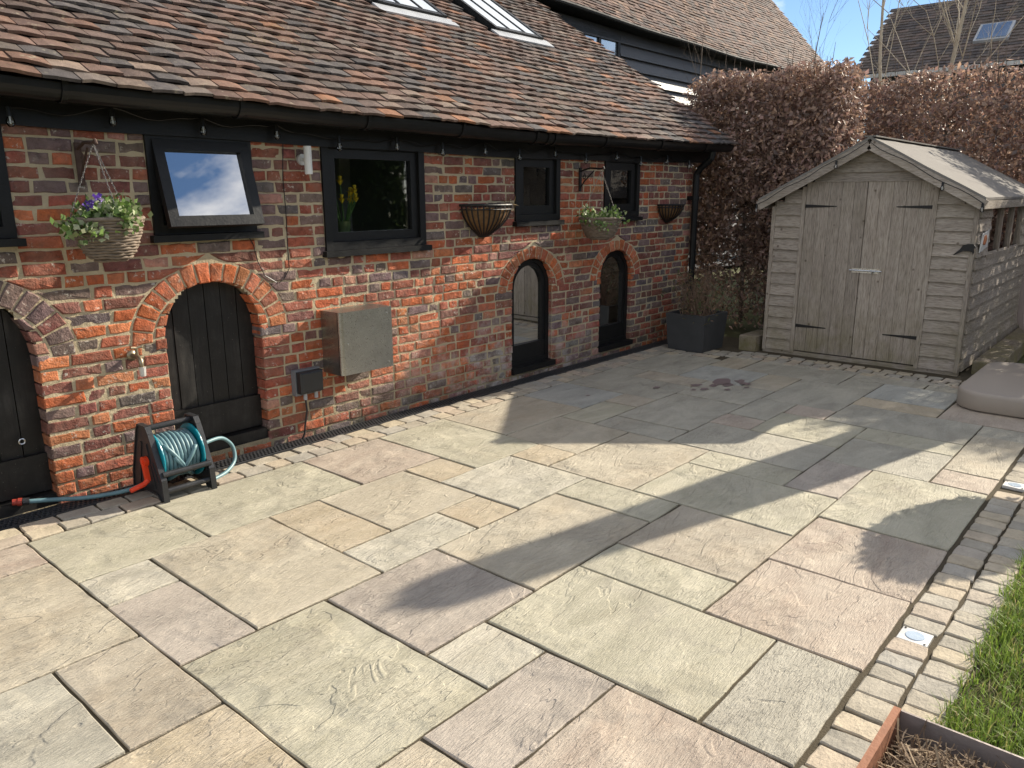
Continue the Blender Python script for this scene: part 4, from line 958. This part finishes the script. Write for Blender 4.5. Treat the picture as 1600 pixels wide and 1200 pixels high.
# lights clipped to the shed roof edge
o2 = thing('shed_string_lights', (7.58, 2.36, 1.5), 'few clear bulbs clipped along the shed gable edge', 'string lights')
for y in (3.37, 2.63, 1.72, 1.40):
    z = zroof(y)-.055; m = MB(); m.lathe([(.001, -.02), (.014, -.014), (.018, 0), (.012, .016), (.008, .022)], (7.575, y, z), 10); b_ = m.build('bulb', M['clear'], o2, smooth=True)
    m = MB(); m.tube([(7.575, y, z+.02), (7.58, y, z+.055)], .010, 8); m.build('holder', M['gutter'], b_)
    m = MB(); m.tube([(7.575, y, z-.01), (7.575, y, z+.02)], [.003, .006], 6); m.build('filament', M['filament'], b_)
m = MB(); m.tube([(7.578, YM+(3.38-YM)*(1-i/10), zroof(YM+(3.38-YM)*(1-i/10))+.005-.01*math.sin(i*1.7)) for i in range(11)]+[(7.578, YM-(YM-1.40)*i/10, zroof(YM-(YM-1.40)*i/10)+.005-.01*math.sin(i*1.3)) for i in range(1, 11)], .0032, 5); m.build('cable', M['gutter'], o2)
# ornaments at the shed corner
o = thing('metal_bird', (7.74, 1.55, 1.05), 'small dark metal bird ornament on the shed corner board', 'ornament')
m = MB(); m.prism([(1.50+(u-1.50)*.62, 1.12+(v-1.12)*.72) for u, v in [(1.40, 1.16), (1.43, 1.185), (1.50, 1.185), (1.56, 1.165), (1.585, 1.12), (1.66, 1.055), (1.655, 1.045), (1.55, 1.095), (1.47, 1.10), (1.43, 1.09), (1.42, 1.06), (1.405, 1.09), (1.415, 1.13)]], lambda u, v, w_: (7.730-w_, u, v), 0, .012); m.build('body', M['iron'], o)
o = thing('painted_plaque', (7.95, 1.43, 1.1), 'small torn white and orange plaque on the shed side', 'plaque')
m = MB(); m.piece([(7.86, 1.09), (8.16, 1.12), (8.14, 1.27), (7.9, 1.25)], lambda u, v, w_: (u, 1.425-w_, v), .008, .002, .008, .05); m.build('card', M['white'], o)
m = MB(); m.piece([(7.93, 1.16), (8.02, 1.15), (8.07, 1.20), (8.0, 1.24), (7.95, 1.22)], lambda u, v, w_: (u, 1.418-w_, v), .006, .002, .008, .05); m.build('orange_patch', simple('faded_orange', (.42, .14, .05), .7), o)

# timber block, sleepers
m = MB(); m.piece([(7.66, 3.31), (8.10, 3.31), (8.10, 3.50), (7.66, 3.50)], fr_ground(.15), .17, .008, .005, .08); tag(m.build('timber_block', M['sleeper'], org=(7.8, 3.4, 0)), 'short mossy timber block at the shed corner by the planter', 'timber')
m = MB(); m.piece([(7.95, 1.16), (10.9, 1.22), (10.9, 1.40), (7.95, 1.38)], fr_ground(.11), .16, .008, .004, .3); tag(m.build('timber_sleeper', M['sleeper'], org=(9.0, 1.3, 0)), 'long timber sleeper lying along the shed side', 'timber')

# ------------------------------------------------------------------ slate planter with bare shrub
o = thing('square_planter', (7.45, 3.86, 0), 'square dark grey planter with bare twigs by the wall end', 'planter')
m = MB(); T = [(7.16, 3.64), (7.66, 3.64), (7.66, 4.10), (7.16, 4.10)]; Bt = [(7.19, 3.67), (7.63, 3.67), (7.63, 4.07), (7.19, 4.07)]
V = [(x, y, 0) for x, y in Bt]+[(x, y, .385) for x, y in T]+[(7.41+(x-7.41)*.88, 3.87+(y-3.87)*.88, .385) for x, y in T]+[(7.41+(x-7.41)*.88, 3.87+(y-3.87)*.88, .32) for x, y in T]
m.add(V, [(i, (i+1) % 4, 4+(i+1) % 4, 4+i) for i in range(4)]+[(4+i, 4+(i+1) % 4, 8+(i+1) % 4, 8+i) for i in range(4)]+[(8+i, 8+(i+1) % 4, 12+(i+1) % 4, 12+i) for i in range(4)]); m.build('pot', M['planter'], o)
m = MB(); m.add([(7.2, 3.68, .33), (7.62, 3.68, .33), (7.62, 4.06, .33), (7.2, 4.06, .33)], [(0,1,2,3)]); m.build('soil', M['soil'], o)
m = MB()
for i in range(110):
    a = random.uniform(0, 2*PI); b = Vector((7.41+random.uniform(-.15, .15), 3.87+random.uniform(-.14, .14), .33)); l = random.uniform(.25, .62); sp = random.uniform(.1, .75)
    d = Vector((math.cos(a)*sp, math.sin(a)*sp, 1)).normalized(); P = [b]
    for q in range(4): d = (d+Vector((random.uniform(-.2, .2), random.uniform(-.2, .2), random.uniform(-.16, .08)))).normalized(); P.append(P[-1]+d*l/4)
    m.tube(P, [.004, .0035, .0028, .002, .0012], 4, caps=False)
m.build('twig', simple('brown_twig', (.19, .125, .085), .9), o, kind='stuff')
leaves('withered_leaf', [(7.41+random.uniform(-.3, .3), 3.87+random.uniform(-.3, .3), random.uniform(.38, .75)) for _ in range(50)], 420, (.05, .05, .06), .05, [(.12, .10, .05), (.20, .12, .07), (.10, .12, .05)], o, 'dryleaf', .2, shape=.3)

# ------------------------------------------------------------------ beech hedges
BEECH = [(.33, .225, .18), (.40, .27, .205), (.25, .185, .155), (.47, .315, .22), (.35, .22, .185)]
def hedge(x0, x1, y0, y1, zt, label, n, trunks, openlow=.0, size=.06):
    o = thing('beech_hedge', ((x0+x1)/2, (y0+y1)/2, 0), label, 'hedge', 'copper beech hedges behind the patio')
    L_ = np.zeros((0, 3))
    u = rng.random((int(n*2.2), 3)); c = np.empty_like(u)
    c[:, 0] = x0+(x1-x0)*u[:, 0]; c[:, 1] = y0+(y1-y0)*u[:, 1]; c[:, 2] = zt*u[:, 2]
    lump = np.array([noise.fractal(Vector((p[0]*1.3, p[1]*1.3, p[2]*1.3)), 1., 2., 3) for p in c])
    dx = np.minimum(c[:, 0]-x0, x1-c[:, 0]); dy = np.minimum(c[:, 1]-y0, y1-c[:, 1]); dz = zt-c[:, 2]
    d = np.minimum(np.minimum(dx, dy), dz)
    keep = (d > .06+.10*lump) & (rng.random(len(c)) < np.clip(1.25-1.9*np.maximum(d-.10, 0), .12, 1)) & (lump > -.42)
    low = c[:, 2] < openlow; keep &= ~low | (rng.random(len(c)) < .10+.55*np.clip(c[:, 2]/max(openlow, .01), 0, 1)**2)
    c = c[keep][:n]; N = len(c)
    dr = rng.normal(0, 1, (N, 3)); dr[:, 2] -= .45; dr /= np.linalg.norm(dr, axis=1, keepdims=True)
    s = np.cross(dr, rng.normal(0, 1, (N, 3))); s /= np.linalg.norm(s, axis=1, keepdims=True); nn = np.cross(dr, s)
    ln_ = size*rng.uniform(.5, 1.4, (N, 1)); wd = ln_*rng.uniform(.14, .33, (N, 1))
    P = np.stack([c, c+dr*ln_*.45+s*wd+nn*ln_*.10, c+dr*ln_, c+dr*ln_*.45-s*wd+nn*ln_*.10], 1)
    cl = np.asarray(BEECH)[rng.integers(0, 5, N)]*rng.uniform(.65, 1.35, (N, 1))
    npmesh('foliage', P, 4, cl, M['dryleaf'], o, tuple(W[o.name]))
    tw = MB()
    for y in trunks:
        m = MB(); x = (x0+x1)/2+random.uniform(-.15, .15); m.tube([(x+.03*nz(x, y, q), y+.04*nz(y, x, q*2.), q*zt*.9/6) for q in range(7)], [.030-.003*q for q in range(7)], 7); m.build('trunk', M['bark'], o)
        for q in range(26):
            z = random.uniform(.15, zt*.9); a = random.uniform(0, 2*PI); l = random.uniform(.2, .5); b = Vector((x, y, z)); e = b+Vector((math.cos(a)*l*.8, math.sin(a)*l, random.uniform(.05, .35)*l*2)); tw.tube([b, (b+e)/2+Vector((0, 0, .03)), e], [.009, .006, .003], 5, caps=False)
    for q in range(int(9*(y1-y0))):
        y = random.uniform(y0+.1, y1-.1); x = random.uniform(x0+.1, x1-.1); h = random.uniform(.08, .30); tw.tube([(x, y, zt-.25), (x+random.uniform(-.04, .04), y+random.uniform(-.06, .06), zt-.05+h)], [.006, .002], 4, caps=False)
    tw.build('branch', M['bark'], o, kind='stuff')
    return o
hedge(8.75, 9.75, 3.02, 5.02, 3.02, 'copper beech hedge between the brick wall end and the shed', 52000, [3.2, 3.55, 3.9, 4.3, 4.7], .95)
hedge(10.95, 11.95, -2.6, 5.2, 3.14, 'long copper beech hedge standing behind the shed', 100000, [-2.2, -1.4, -.6, .2, 1.0, 1.8, 2.6, 3.4, 4.1, 4.8], .7, .068)
# long loose shoots above the hedge
def bare_tree(name, base, h, r, label, cat, mat, nb_, spread, seed, parts=True, tilt=(0, 0)):
    random.seed(seed); o = thing(name, base, label, cat); t = MB(); P = []; d = Vector((tilt[0], tilt[1], 1)).normalized(); p = Vector(base); n = 9
    for q in range(n+1): P.append(p.copy()); d = (d+Vector((random.uniform(-.07, .07), random.uniform(-.07, .07), .06))).normalized(); p = p+d*h/n
    t.tube(P, [r*(1-.85*q/n) for q in range(n+1)], 8); t.build('trunk', mat, o, smooth=True)
    b = MB()
    def grow(p, d, l, rr, dep):
        Q = [p.copy()]; k = 4
        for q in range(k): d = (d+Vector((random.uniform(-.13, .13), random.uniform(-.13, .13), random.uniform(-.03, .14)))).normalized(); Q.append(Q[-1]+d*l/k)
        b.tube(Q, [rr*(1-.7*q/k) for q in range(k+1)], 5, caps=False)
        if dep:
            for _ in range(random.choice([2, 3, 4])):
                q = random.randint(1, k); a = random.uniform(0, 2*PI); e = (d+Vector((math.cos(a), math.sin(a), random.uniform(-.1, .6)))*.8).normalized(); grow(Q[q], e, l*random.uniform(.45, .7), rr*.5, dep-1)
    for i in range(nb_):
        q = random.uniform(.3, 1); j = min(int(q*n), n-1); p = P[j].lerp(P[j+1], q*n-j) if q < 1 else P[-1]; a = random.uniform(0, 2*PI)
        grow(p, Vector((math.cos(a)*spread, math.sin(a)*spread, 1)).normalized(), h*random.uniform(.20, .40)*(1.2-q*.6), r*.30*(1.15-q), 3)
    b.build('crown', mat, o); return o
bare_tree('birch_tree', (13.2, 3.75, 0), 6.6, .045, 'bare pale birch tree, its stems rising over the right hedge', 'tree', M['palebark'], 13, .35, 5)
bare_tree('birch_tree', (13.5, 3.40, 0), 6.8, .05, 'bare pale birch leaning right in front of the far roof', 'tree', M['palebark'], 16, .6, 8, tilt=(0, -.16))
bare_tree('hazel_shrub', (12.6, 4.75, 0), 4.2, .03, 'thin bare shrub showing against the blue sky gap', 'shrub', M['bark'], 12, .35, 21)
bare_tree('hazel_shrub', (10.6, 5.75, 0), 3.9, .024, 'thin bare shrub in front of the black barn boards', 'shrub', M['bark'], 8, .25, 33)
random.seed(77)

# ------------------------------------------------------------------ black boarded barn behind
BY, BZ, BX0, BX1 = 8.0, 4.34, 8.6, 22.4
o = thing('black_barn', (15, 9.5, 0), 'tall black weatherboarded barn with sweeping tiled roof behind the outbuilding', 'building')
m = MB(); m.box((BX0, BY+.06, 0), (BX1-.2, BY+6.5, BZ)); m.build('wall', M['board'], o)
for i in range(21):
    z0 = i*.205; z1 = z0+.215
    for (xa, xb) in (((BX0, BX1-.2),) if not 3.25 < z0+.1 < 4.15 else ((BX0, 10.15), (12.0, BX1-.2))):
        m = MB(); m.add([(xa, BY-.045, z0), (xb, BY-.045, z0), (xb, BY+.02, z0), (xa, BY+.02, z0), (xa, BY+.012, z1), (xb, BY+.012, z1), (xb, BY+.03, z1), (xa, BY+.03, z1)], [(0,3,2,1),(4,5,6,7),(0,1,5,4),(1,2,6,5),(2,3,7,6),(3,0,4,7)]); m.build('weatherboard', M['board'], o)
wv = bpy.data.objects.new('window', None); reg(wv, o, (11, BY, 3.3))
m = MB(); frame_boxes(m, 10.17, 11.98, 3.28, 4.20, .07, BY-.04, BY+.055)
for x in (10.77, 11.38): m.box((x-.035, BY-.035, 3.35), (x+.035, BY+.05, 4.13))
m.build('frame', M['black'], wv)
for x0, x1 in ((10.24, 10.735), (10.805, 11.345), (11.415, 11.91)):
    m = MB(); m.add([(x0, BY-.01, 3.35), (x1, BY-.01, 3.35), (x1, BY-.01, 4.13), (x0, BY-.01, 4.13)], [(0,1,2,3)]); m.build('pane', M['roofglass'], wv)
BP_ = rad(48); bc, bs = math.cos(BP_), math.sin(BP_)
def bsag(x): return .04*math.cos((x-BX0)/(BX1-BX0)*2*PI) + .03*nz(x, 0, 4, .4)
def bf(x, s, h):
    kick = .35*max(0, 1-s/.9)**2*.4
    return (x, BY-.24+s*bc-h*bs-kick*.3, BZ-.02+s*bs+h*bc+bsag(x)+kick*.35)
m = MB(); m.add([bf(BX0+(BX1-BX0)*i/40, 6.5*j/10, -.02) for j in range(11) for i in range(41)], [(j*41+i, j*41+i+1, (j+1)*41+i+1, (j+1)*41+i) for j in range(10) for i in range(40)])
m.add([(BX0, BY-.42+6.5*bc, BZ+6.5*bs), (BX1, BY-.42+6.5*bc, BZ+6.5*bs), (BX1, BY-.42+13*bc, BZ), (BX0, BY-.42+13*bc, BZ)], [(0,1,2,3)]); m.add([(BX1-.25, BY, BZ), (BX1-.25, BY+8, BZ), (BX1-.25, BY-.42+6.5*bc, BZ+6.5*bs-.1)], [(0,1,2)])
m.add([bf(BX0+(BX1-BX0)*i/40, 0, -.02) for i in range(41)]+[(BX0+(BX1-BX0)*i/40, BY+.02, BZ+bsag(BX0+(BX1-BX0)*i/40)-.02) for i in range(41)], [(i, i+1, 42+i, 41+i) for i in range(40)])
br = m.build('roof', M['black'], o)
BT = []
for r in range(60):
    s = r*.105; x = BX0+(.09 if r % 2 else 0)
    while x < BX1-.1:
        wd = .18; c = random.choices([(.20, .125, .095), (.16, .10, .08), (.25, .15, .10), (.12, .095, .085), (.30, .20, .14)], [4, 4, 2, 3, 1])[0]; f = random.uniform(.75, 1.25)*.62; BT.append((x, s, (c[0]*f*1.05, c[1]*f*.97, c[2]*f*.97))); x += wd
def vis_b(t): 
    a = vis_area([bf(t[0], t[1], .02), bf(t[0]+.175, t[1], .02), bf(t[0]+.175, t[1]+.1, .02), bf(t[0], t[1]+.1, .02)])
    return -a
BT = [t for t in BT if vis_b(t) < 0]; m = MB()
for x, s, c in BT:
    l = random.uniform(.018, .034); e = random.uniform(-.004, .004)
    V = [bf(x, s, l), bf(x+.174, s, l+e), bf(x+.174, s+.15, .008), bf(x, s+.15, .008), bf(x, s, l-.014), bf(x+.174, s, l+e-.014)]
    m.add(V, [(0, 1, 2, 3), (4, 5, 1, 0), (0, 3, 4), (1, 5, 2)], c)
m.build('tiles', M['tile'], br, colattr=True, kind='stuff')
m = MB(); m.tube([bf(BX0+(BX1-BX0)*i/40, -.03, -.01) for i in range(41)], .035, 8); m.build('gutter', M['fasciadull'], o)

# ------------------------------------------------------------------ far house on the right
HX, HZ, HY0, HY1 = 17.6, 3.95, -6., 5.95; HP = rad(36); hc, hs = math.cos(HP), math.sin(HP); HL = 2.75
o = thing('far_house', (20, 0, 0), 'far house with dark tiled roof and small rooflight, top right', 'building')
m = MB(); m.box((HX+.4, HY0+.2, 0), (HX+4.2, HY1-.25, HZ)); m.prism([(HX+.4, HZ), (HX+4.2, HZ), (HX+HL*hc, HZ+HL*hs-.1)], lambda u, v, w_: (u, HY1-.3+w_, v), 0, .05); m.build('wall', M['board'], o)
def hf(y, s, h): return (HX+s*hc-h*hs, y, HZ+s*hs+h*hc)
m = MB(); m.add([hf(HY0, 0, 0), hf(HY1, 0, 0), hf(HY1, HL, 0), hf(HY0, HL, 0), hf(HY0, 0, -.08), hf(HY1, 0, -.08), hf(HY1, HL, -.08), hf(HY0, HL, -.08)], [(0,1,2,3),(4,5,6,7),(0,1,5,4),(1,2,6,5),(3,0,4,7)])
ex = HX+2*HL*hc; m.add([hf(HY0, HL, 0), hf(HY1, HL, 0), (ex, HY1, HZ), (ex, HY0, HZ)], [(0,1,2,3)]); hr_ = m.build('roof', M['tile'], o, colattr=True)
m.c = []
BT = []; m = MB()
for r in range(24):
    s = r*.115; y = HY0+(.1 if r % 2 else 0)
    while y < HY1-.1:
        c = random.choice([(.13, .105, .09), (.16, .12, .10), (.10, .085, .08)]); f = random.uniform(.8, 1.2); l = random.uniform(.02, .034)
        if vis_area([hf(y, s, 0), hf(y+.2, s, 0), hf(y+.2, s+.1, 0), hf(y, s+.1, 0)]) > 0:
            m.add([hf(y, s, l), hf(y+.19, s, l), hf(y+.19, s+.15, .008), hf(y, s+.15, .008), hf(y, s, l-.016), hf(y+.19, s, l-.016)], [(0,1,2,3), (4,5,1,0), (0,3,4), (1,5,2)], tuple(v*f for v in c))
        y += .195
m.build('tiles', M['tile'], hr_, colattr=True, kind='stuff')
rl = bpy.data.objects.new('rooflight', None); reg(rl, o, hf(3.6, 1.0, 0))
def hb_(m, y0, y1, s0, s1, h0, h1):
    P = [hf(y, s, h) for h in (h0, h1) for y, s in ((y0, s0), (y1, s0), (y1, s1), (y0, s1))]; m.add(P, [(0,3,2,1),(4,5,6,7),(0,1,5,4),(1,2,6,5),(2,3,7,6),(3,0,4,7)])
m = MB(); hb_(m, 3.32, 3.92, .78, 1.42, 0, .07); m.build('frame', M['lead'], rl); m = MB(); hb_(m, 3.37, 3.61, .83, 1.37, .06, .085); hb_(m, 3.64, 3.87, .83, 1.37, .06, .085); m.build('pane', M['roofglass'], rl)

# ------------------------------------------------------------------ closed parasol
o = thing('closed_parasol', (7.95, .92, 0), 'closed taupe parasol on a rounded weighted base, right edge', 'parasol')
def rrect(x0, x1, y0, y1, r, n=8):
    P = []
    for cx, cy, a0 in ((x1-r, y0+r, -PI/2), (x1-r, y1-r, 0), (x0+r, y1-r, PI/2), (x0+r, y0+r, PI)):
        P += [(cx+r*math.cos(a0+PI/2*i/n), cy+r*math.sin(a0+PI/2*i/n)) for i in range(n+1)]
    return P
A_ = rrect(6.50, 7.95, .25, 1.235, .22); m = MB(); k = len(A_); cx, cy = 7.22, .74; V = []
for sc, z in ((.985, .008), (1.0, .02), (1.0, .118), (.994, .136), (.98, .145), (.96, .148), (.95, .1482), (.8, .1485)): V += [(cx+(x-cx)*sc, cy+(y-cy)*sc, z) for x, y in A_]
F = [(q*k+i, q*k+(i+1) % k, (q+1)*k+(i+1) % k, (q+1)*k+i) for q in range(7) for i in range(k)]+[tuple(7*k+i for i in range(k))]; m.add(V, F); m.build('base', M['taupe'], o, smooth=True)
PX, PY = 7.72, .80
m = MB(); m.lathe([(.0, .145), (.12, .145), (.12, .185), (.09, .195), (.09, .225), (.055, .235)], (PX, PY, 0), 24); m.build('collar', M['taupe'], o)
m = MB(); m.tube([(PX, PY, .16), (PX, PY, 3.12)], .032, 14); m.build('pole', M['taupe'], o)
m = MB(); V = []; n = 40; H_ = [(.46, .20), (.55, .225), (.8, .235), (1.1, .23), (1.75, .215), (2.2, .175), (2.62, .142), (2.96, .134), (3.05, .115), (3.08, .03)]
for q, (z, r) in enumerate(H_): V += [(PX+r*(1+.16*math.cos(8*2*PI*i/n+z*.8))*math.cos(2*PI*i/n), PY+r*(1+.16*math.cos(8*2*PI*i/n+z*.8))*math.sin(2*PI*i/n), z+(.03*math.cos(8*2*PI*i/n) if q == 0 else 0)) for i in range(n)]
m.add(V, [(q*n+i, q*n+(i+1) % n, (q+1)*n+(i+1) % n, (q+1)*n+i) for q in range(len(H_)-1) for i in range(n)]); m.build('furled_canopy', M['canopy'], o, smooth=True)
m = MB(); m.tube([(PX+.24*math.cos(2*PI*i/24), PY+.24*math.sin(2*PI*i/24), 1.15) for i in range(24)], .012, 6, closed=True); m.build('strap', M['canopy'], o)
# shrub added out of view as caster of the rounded shadow on the slabs
o = thing('shadow_caster_shrub', (5.50, .30, 0), 'unseen shadow caster added as a round shrub past the right edge, throwing the rounded shadow', 'shrub')
m = MB(); m.tube([(5.50, .30, -.02), (5.51, .29, .35), (5.50, .30, .7)], [.03, .025, .02], 8); m.build('stem', M['bark'], o)
u = rng.normal(0, 1, (14000, 3)); u /= np.linalg.norm(u, axis=1, keepdims=True); u *= .31*rng.random((14000, 1))**.33
leaves('foliage', u+np.array([5.50, .30, .78]), 14000, (.008, .008, .008), .034, [(.06, .10, .03), (.09, .13, .04), (.05, .08, .03)], o, shape=.6)

# ------------------------------------------------------------------ lights in the setts
for i, x in enumerate(LIGHTS):
    o = thing('ground_light', (x, .565, 0), ['square steel ground light set in the setts near the grass', 'square steel ground light set in the setts further away'][i], 'light', 'steel ground lights along the sett edging')
    m = MB(); m.piece([(x-.05, .512), (x+.05, .512), (x+.05, .618), (x-.05, .618)], fr_ground(.008), .03, .002, 0, .3); m.build('plate', M['whitemetal'], o)
    m = MB(); m.lathe([(.0, .0105), (.032, .0105), (.034, .0085)], (x, .565, 0), 24); m.build('lens', M['disc'], o)
    m = MB()
    for a, b in ((-1, -1), (1, 1)): m.lathe([(0, .0105), (.004, .0100), (.004, .008)], (x+a*.04, .565+b*.042, 0), 8)
    m.build('screw', M['iron'], o)

# ------------------------------------------------------------------ lawn
nB = 62000; c = np.empty((nB, 3)); q = rng.random(nB)
c[:, 0] = 1.95+5.0*q**1.5; c[:, 1] = .395-1.6*rng.random(nB)**1.35; c[:, 2] = -.012
edge = np.array([.030*noise.noise(Vector((x*9, 0, 0)))+.02*noise.noise(Vector((x*31, 0, 0))) for x in c[:, 0]])
den = np.array([noise.noise(Vector((x*5, y*5, 0))) for x, y in c[:, :2]])
ok = (c[:, 1] < .375+edge) & ~((c[:, 0] < 2.03) & (c[:, 1] < .45)) & (rng.random(nB) < .75+.5*den); c = c[ok]; den = den[ok]; nB = len(c)
a = rng.random(nB)*2*PI; h = rng.uniform(.022, .062, nB)*(1+.35*den); lean = rng.uniform(.2, 1.1, nB)*h; d = np.stack([np.cos(a), np.sin(a), np.zeros(nB)], 1); sd_ = np.stack([-np.sin(a), np.cos(a), np.zeros(nB)], 1)
wd = rng.uniform(.0012, .0026, nB)[:, None]; up = np.array([0, 0, 1.])
p0 = c; p1 = c+d*(lean*.35)[:, None]+up*(h*.65)[:, None]; p2 = c+d*lean[:, None]+up*h[:, None]
B1 = np.stack([p0-sd_*wd, p0+sd_*wd, p1+sd_*wd*.8, p1-sd_*wd*.8], 1); B2 = np.stack([p1-sd_*wd*.8, p1+sd_*wd*.8, p2+sd_*wd*.15, p2-sd_*wd*.15], 1)
gcol = np.asarray([(.19, .285, .045), (.24, .33, .06), (.14, .22, .04), (.38, .36, .12), (.42, .36, .19)])[rng.choice(5, nB, p=[.36, .3, .2, .09, .05])]*rng.uniform(.75, 1.25, (nB, 1))
lw = npmesh('lawn', np.concatenate([B1, B2]), 4, np.concatenate([gcol, gcol]), M['grass'], None, (3, 0, 0)); tag(lw, 'strip of green grass beside the setts at the right', 'grass', kind='stuff')
m = MB(); nx, ny = 60, 30
m.add([(1.6+9*i/nx, .365-5*j/ny+.02*nz(i, j, 0, .7)*(j == 0), -.016+.008*nz(i, j, 0, .4)) for j in range(ny+1) for i in range(nx+1)], [(j*(nx+1)+i, (j+1)*(nx+1)+i, (j+1)*(nx+1)+i+1, j*(nx+1)+i+1) for j in range(ny) for i in range(nx)])
tag(m.build('lawn_soil', simple('turf_soil', (.075, .075, .03), .95, 0, .1, .5, 20., .008, 60.)), kind='structure')

# ------------------------------------------------------------------ corten planter, bottom right
o = thing('corten_planter', (1.4, 0, 0), 'rusty steel edged raised bed of dry plants, bottom right corner', 'planter')
QX, QY, QZ = 1.985, .412, .30
m = MB(); m.box((.6, QY-.018, -.02), (QX, QY, QZ)); m.build('long_side', M['corten'], o)
m = MB(); m.box((QX-.006, -1.2, -.02), (QX, QY-.0185, QZ-.003)); m.build('end_side', simple('weathered_steel_edge', (.26, .22, .20), .6, .3, .4, .35, 12., .002), o)
m = MB(); nx = 24; m.add([(.6+(QX-.61)*i/nx, -1.2+(QY+1.18)*j/nx, QZ-.09+.02*nz(i, j, 0, .5)) for j in range(nx+1) for i in range(nx+1)], [(j*(nx+1)+i, j*(nx+1)+i+1, (j+1)*(nx+1)+i+1, (j+1)*(nx+1)+i) for j in range(nx) for i in range(nx)]); m.build('soil', M['soil'], o)
N = 30000; c = np.stack([QX-.05-.9*rng.random(N)**1.2, QY-.05-.75*rng.random(N), QZ-.09+.07*rng.random(N)], 1)
c = c[(c[:, 0] < QX-.09) | (rng.random(N) < .25)]; N = len(c); Q = []; cc = []
for k in range(1):
    a = rng.random(N)*2*PI; d = np.stack([np.cos(a), np.sin(a), rng.uniform(-.3, .3, N)], 1); s = np.stack([-np.sin(a), np.cos(a), rng.uniform(-.5, .5, N)], 1); L_ = rng.uniform(.015, .055, N)[:, None]; wd = rng.uniform(.0006, .0026, N)[:, None]
    cur = rng.normal(0, 1, (N, 3))*.95; p = c; col = np.asarray([(.24, .165, .10), (.17, .11, .065), (.36, .27, .17), (.10, .065, .04)])[rng.choice(4, N, p=[.4, .25, .15, .2])]*rng.uniform(.7, 1.3, (N, 1))
    for sgm in range(3): p2 = p+(d+cur*sgm*.5)*L_/3; p2[:, 2] = np.maximum(p2[:, 2], QZ-.085); Q.append(np.stack([p-s*wd, p+s*wd, p2+s*wd, p2-s*wd], 1)); cc.append(col); p = p2
npmesh('dry_foliage', np.concatenate(Q), 4, np.concatenate(cc), M['straw'], o, tuple(W[o.name]))
leaves('fallen_leaf', [(1.62, .33, QZ-.03), (1.5, .30, QZ-.03), (1.8, .2, QZ-.03)], 9, (.05, .04, .008), .05, [(.45, .14, .04), (.36, .11, .04)], o, 'dryleaf', 0., shape=.6)
print('objects', len(bpy.data.objects))

# hedge added behind the viewer to darken the reflections in the windows
hg = thing('added_reflection_hedge', (4, -8.4, 0), 'tall evergreen hedge added behind the viewer, unseen except as dark window reflections', 'hedge')
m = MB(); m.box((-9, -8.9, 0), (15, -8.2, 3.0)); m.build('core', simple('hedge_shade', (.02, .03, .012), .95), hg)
u = np.stack([rng.uniform(-9, 15, 9000), rng.uniform(-8.25, -8.0, 9000), rng.uniform(0, 3.2, 9000)], 1)
leaves('foliage', u, 9000, (.02, .05, .02), .16, [(.05, .08, .025), (.07, .10, .035), (.035, .06, .02)], hg, shape=.5)
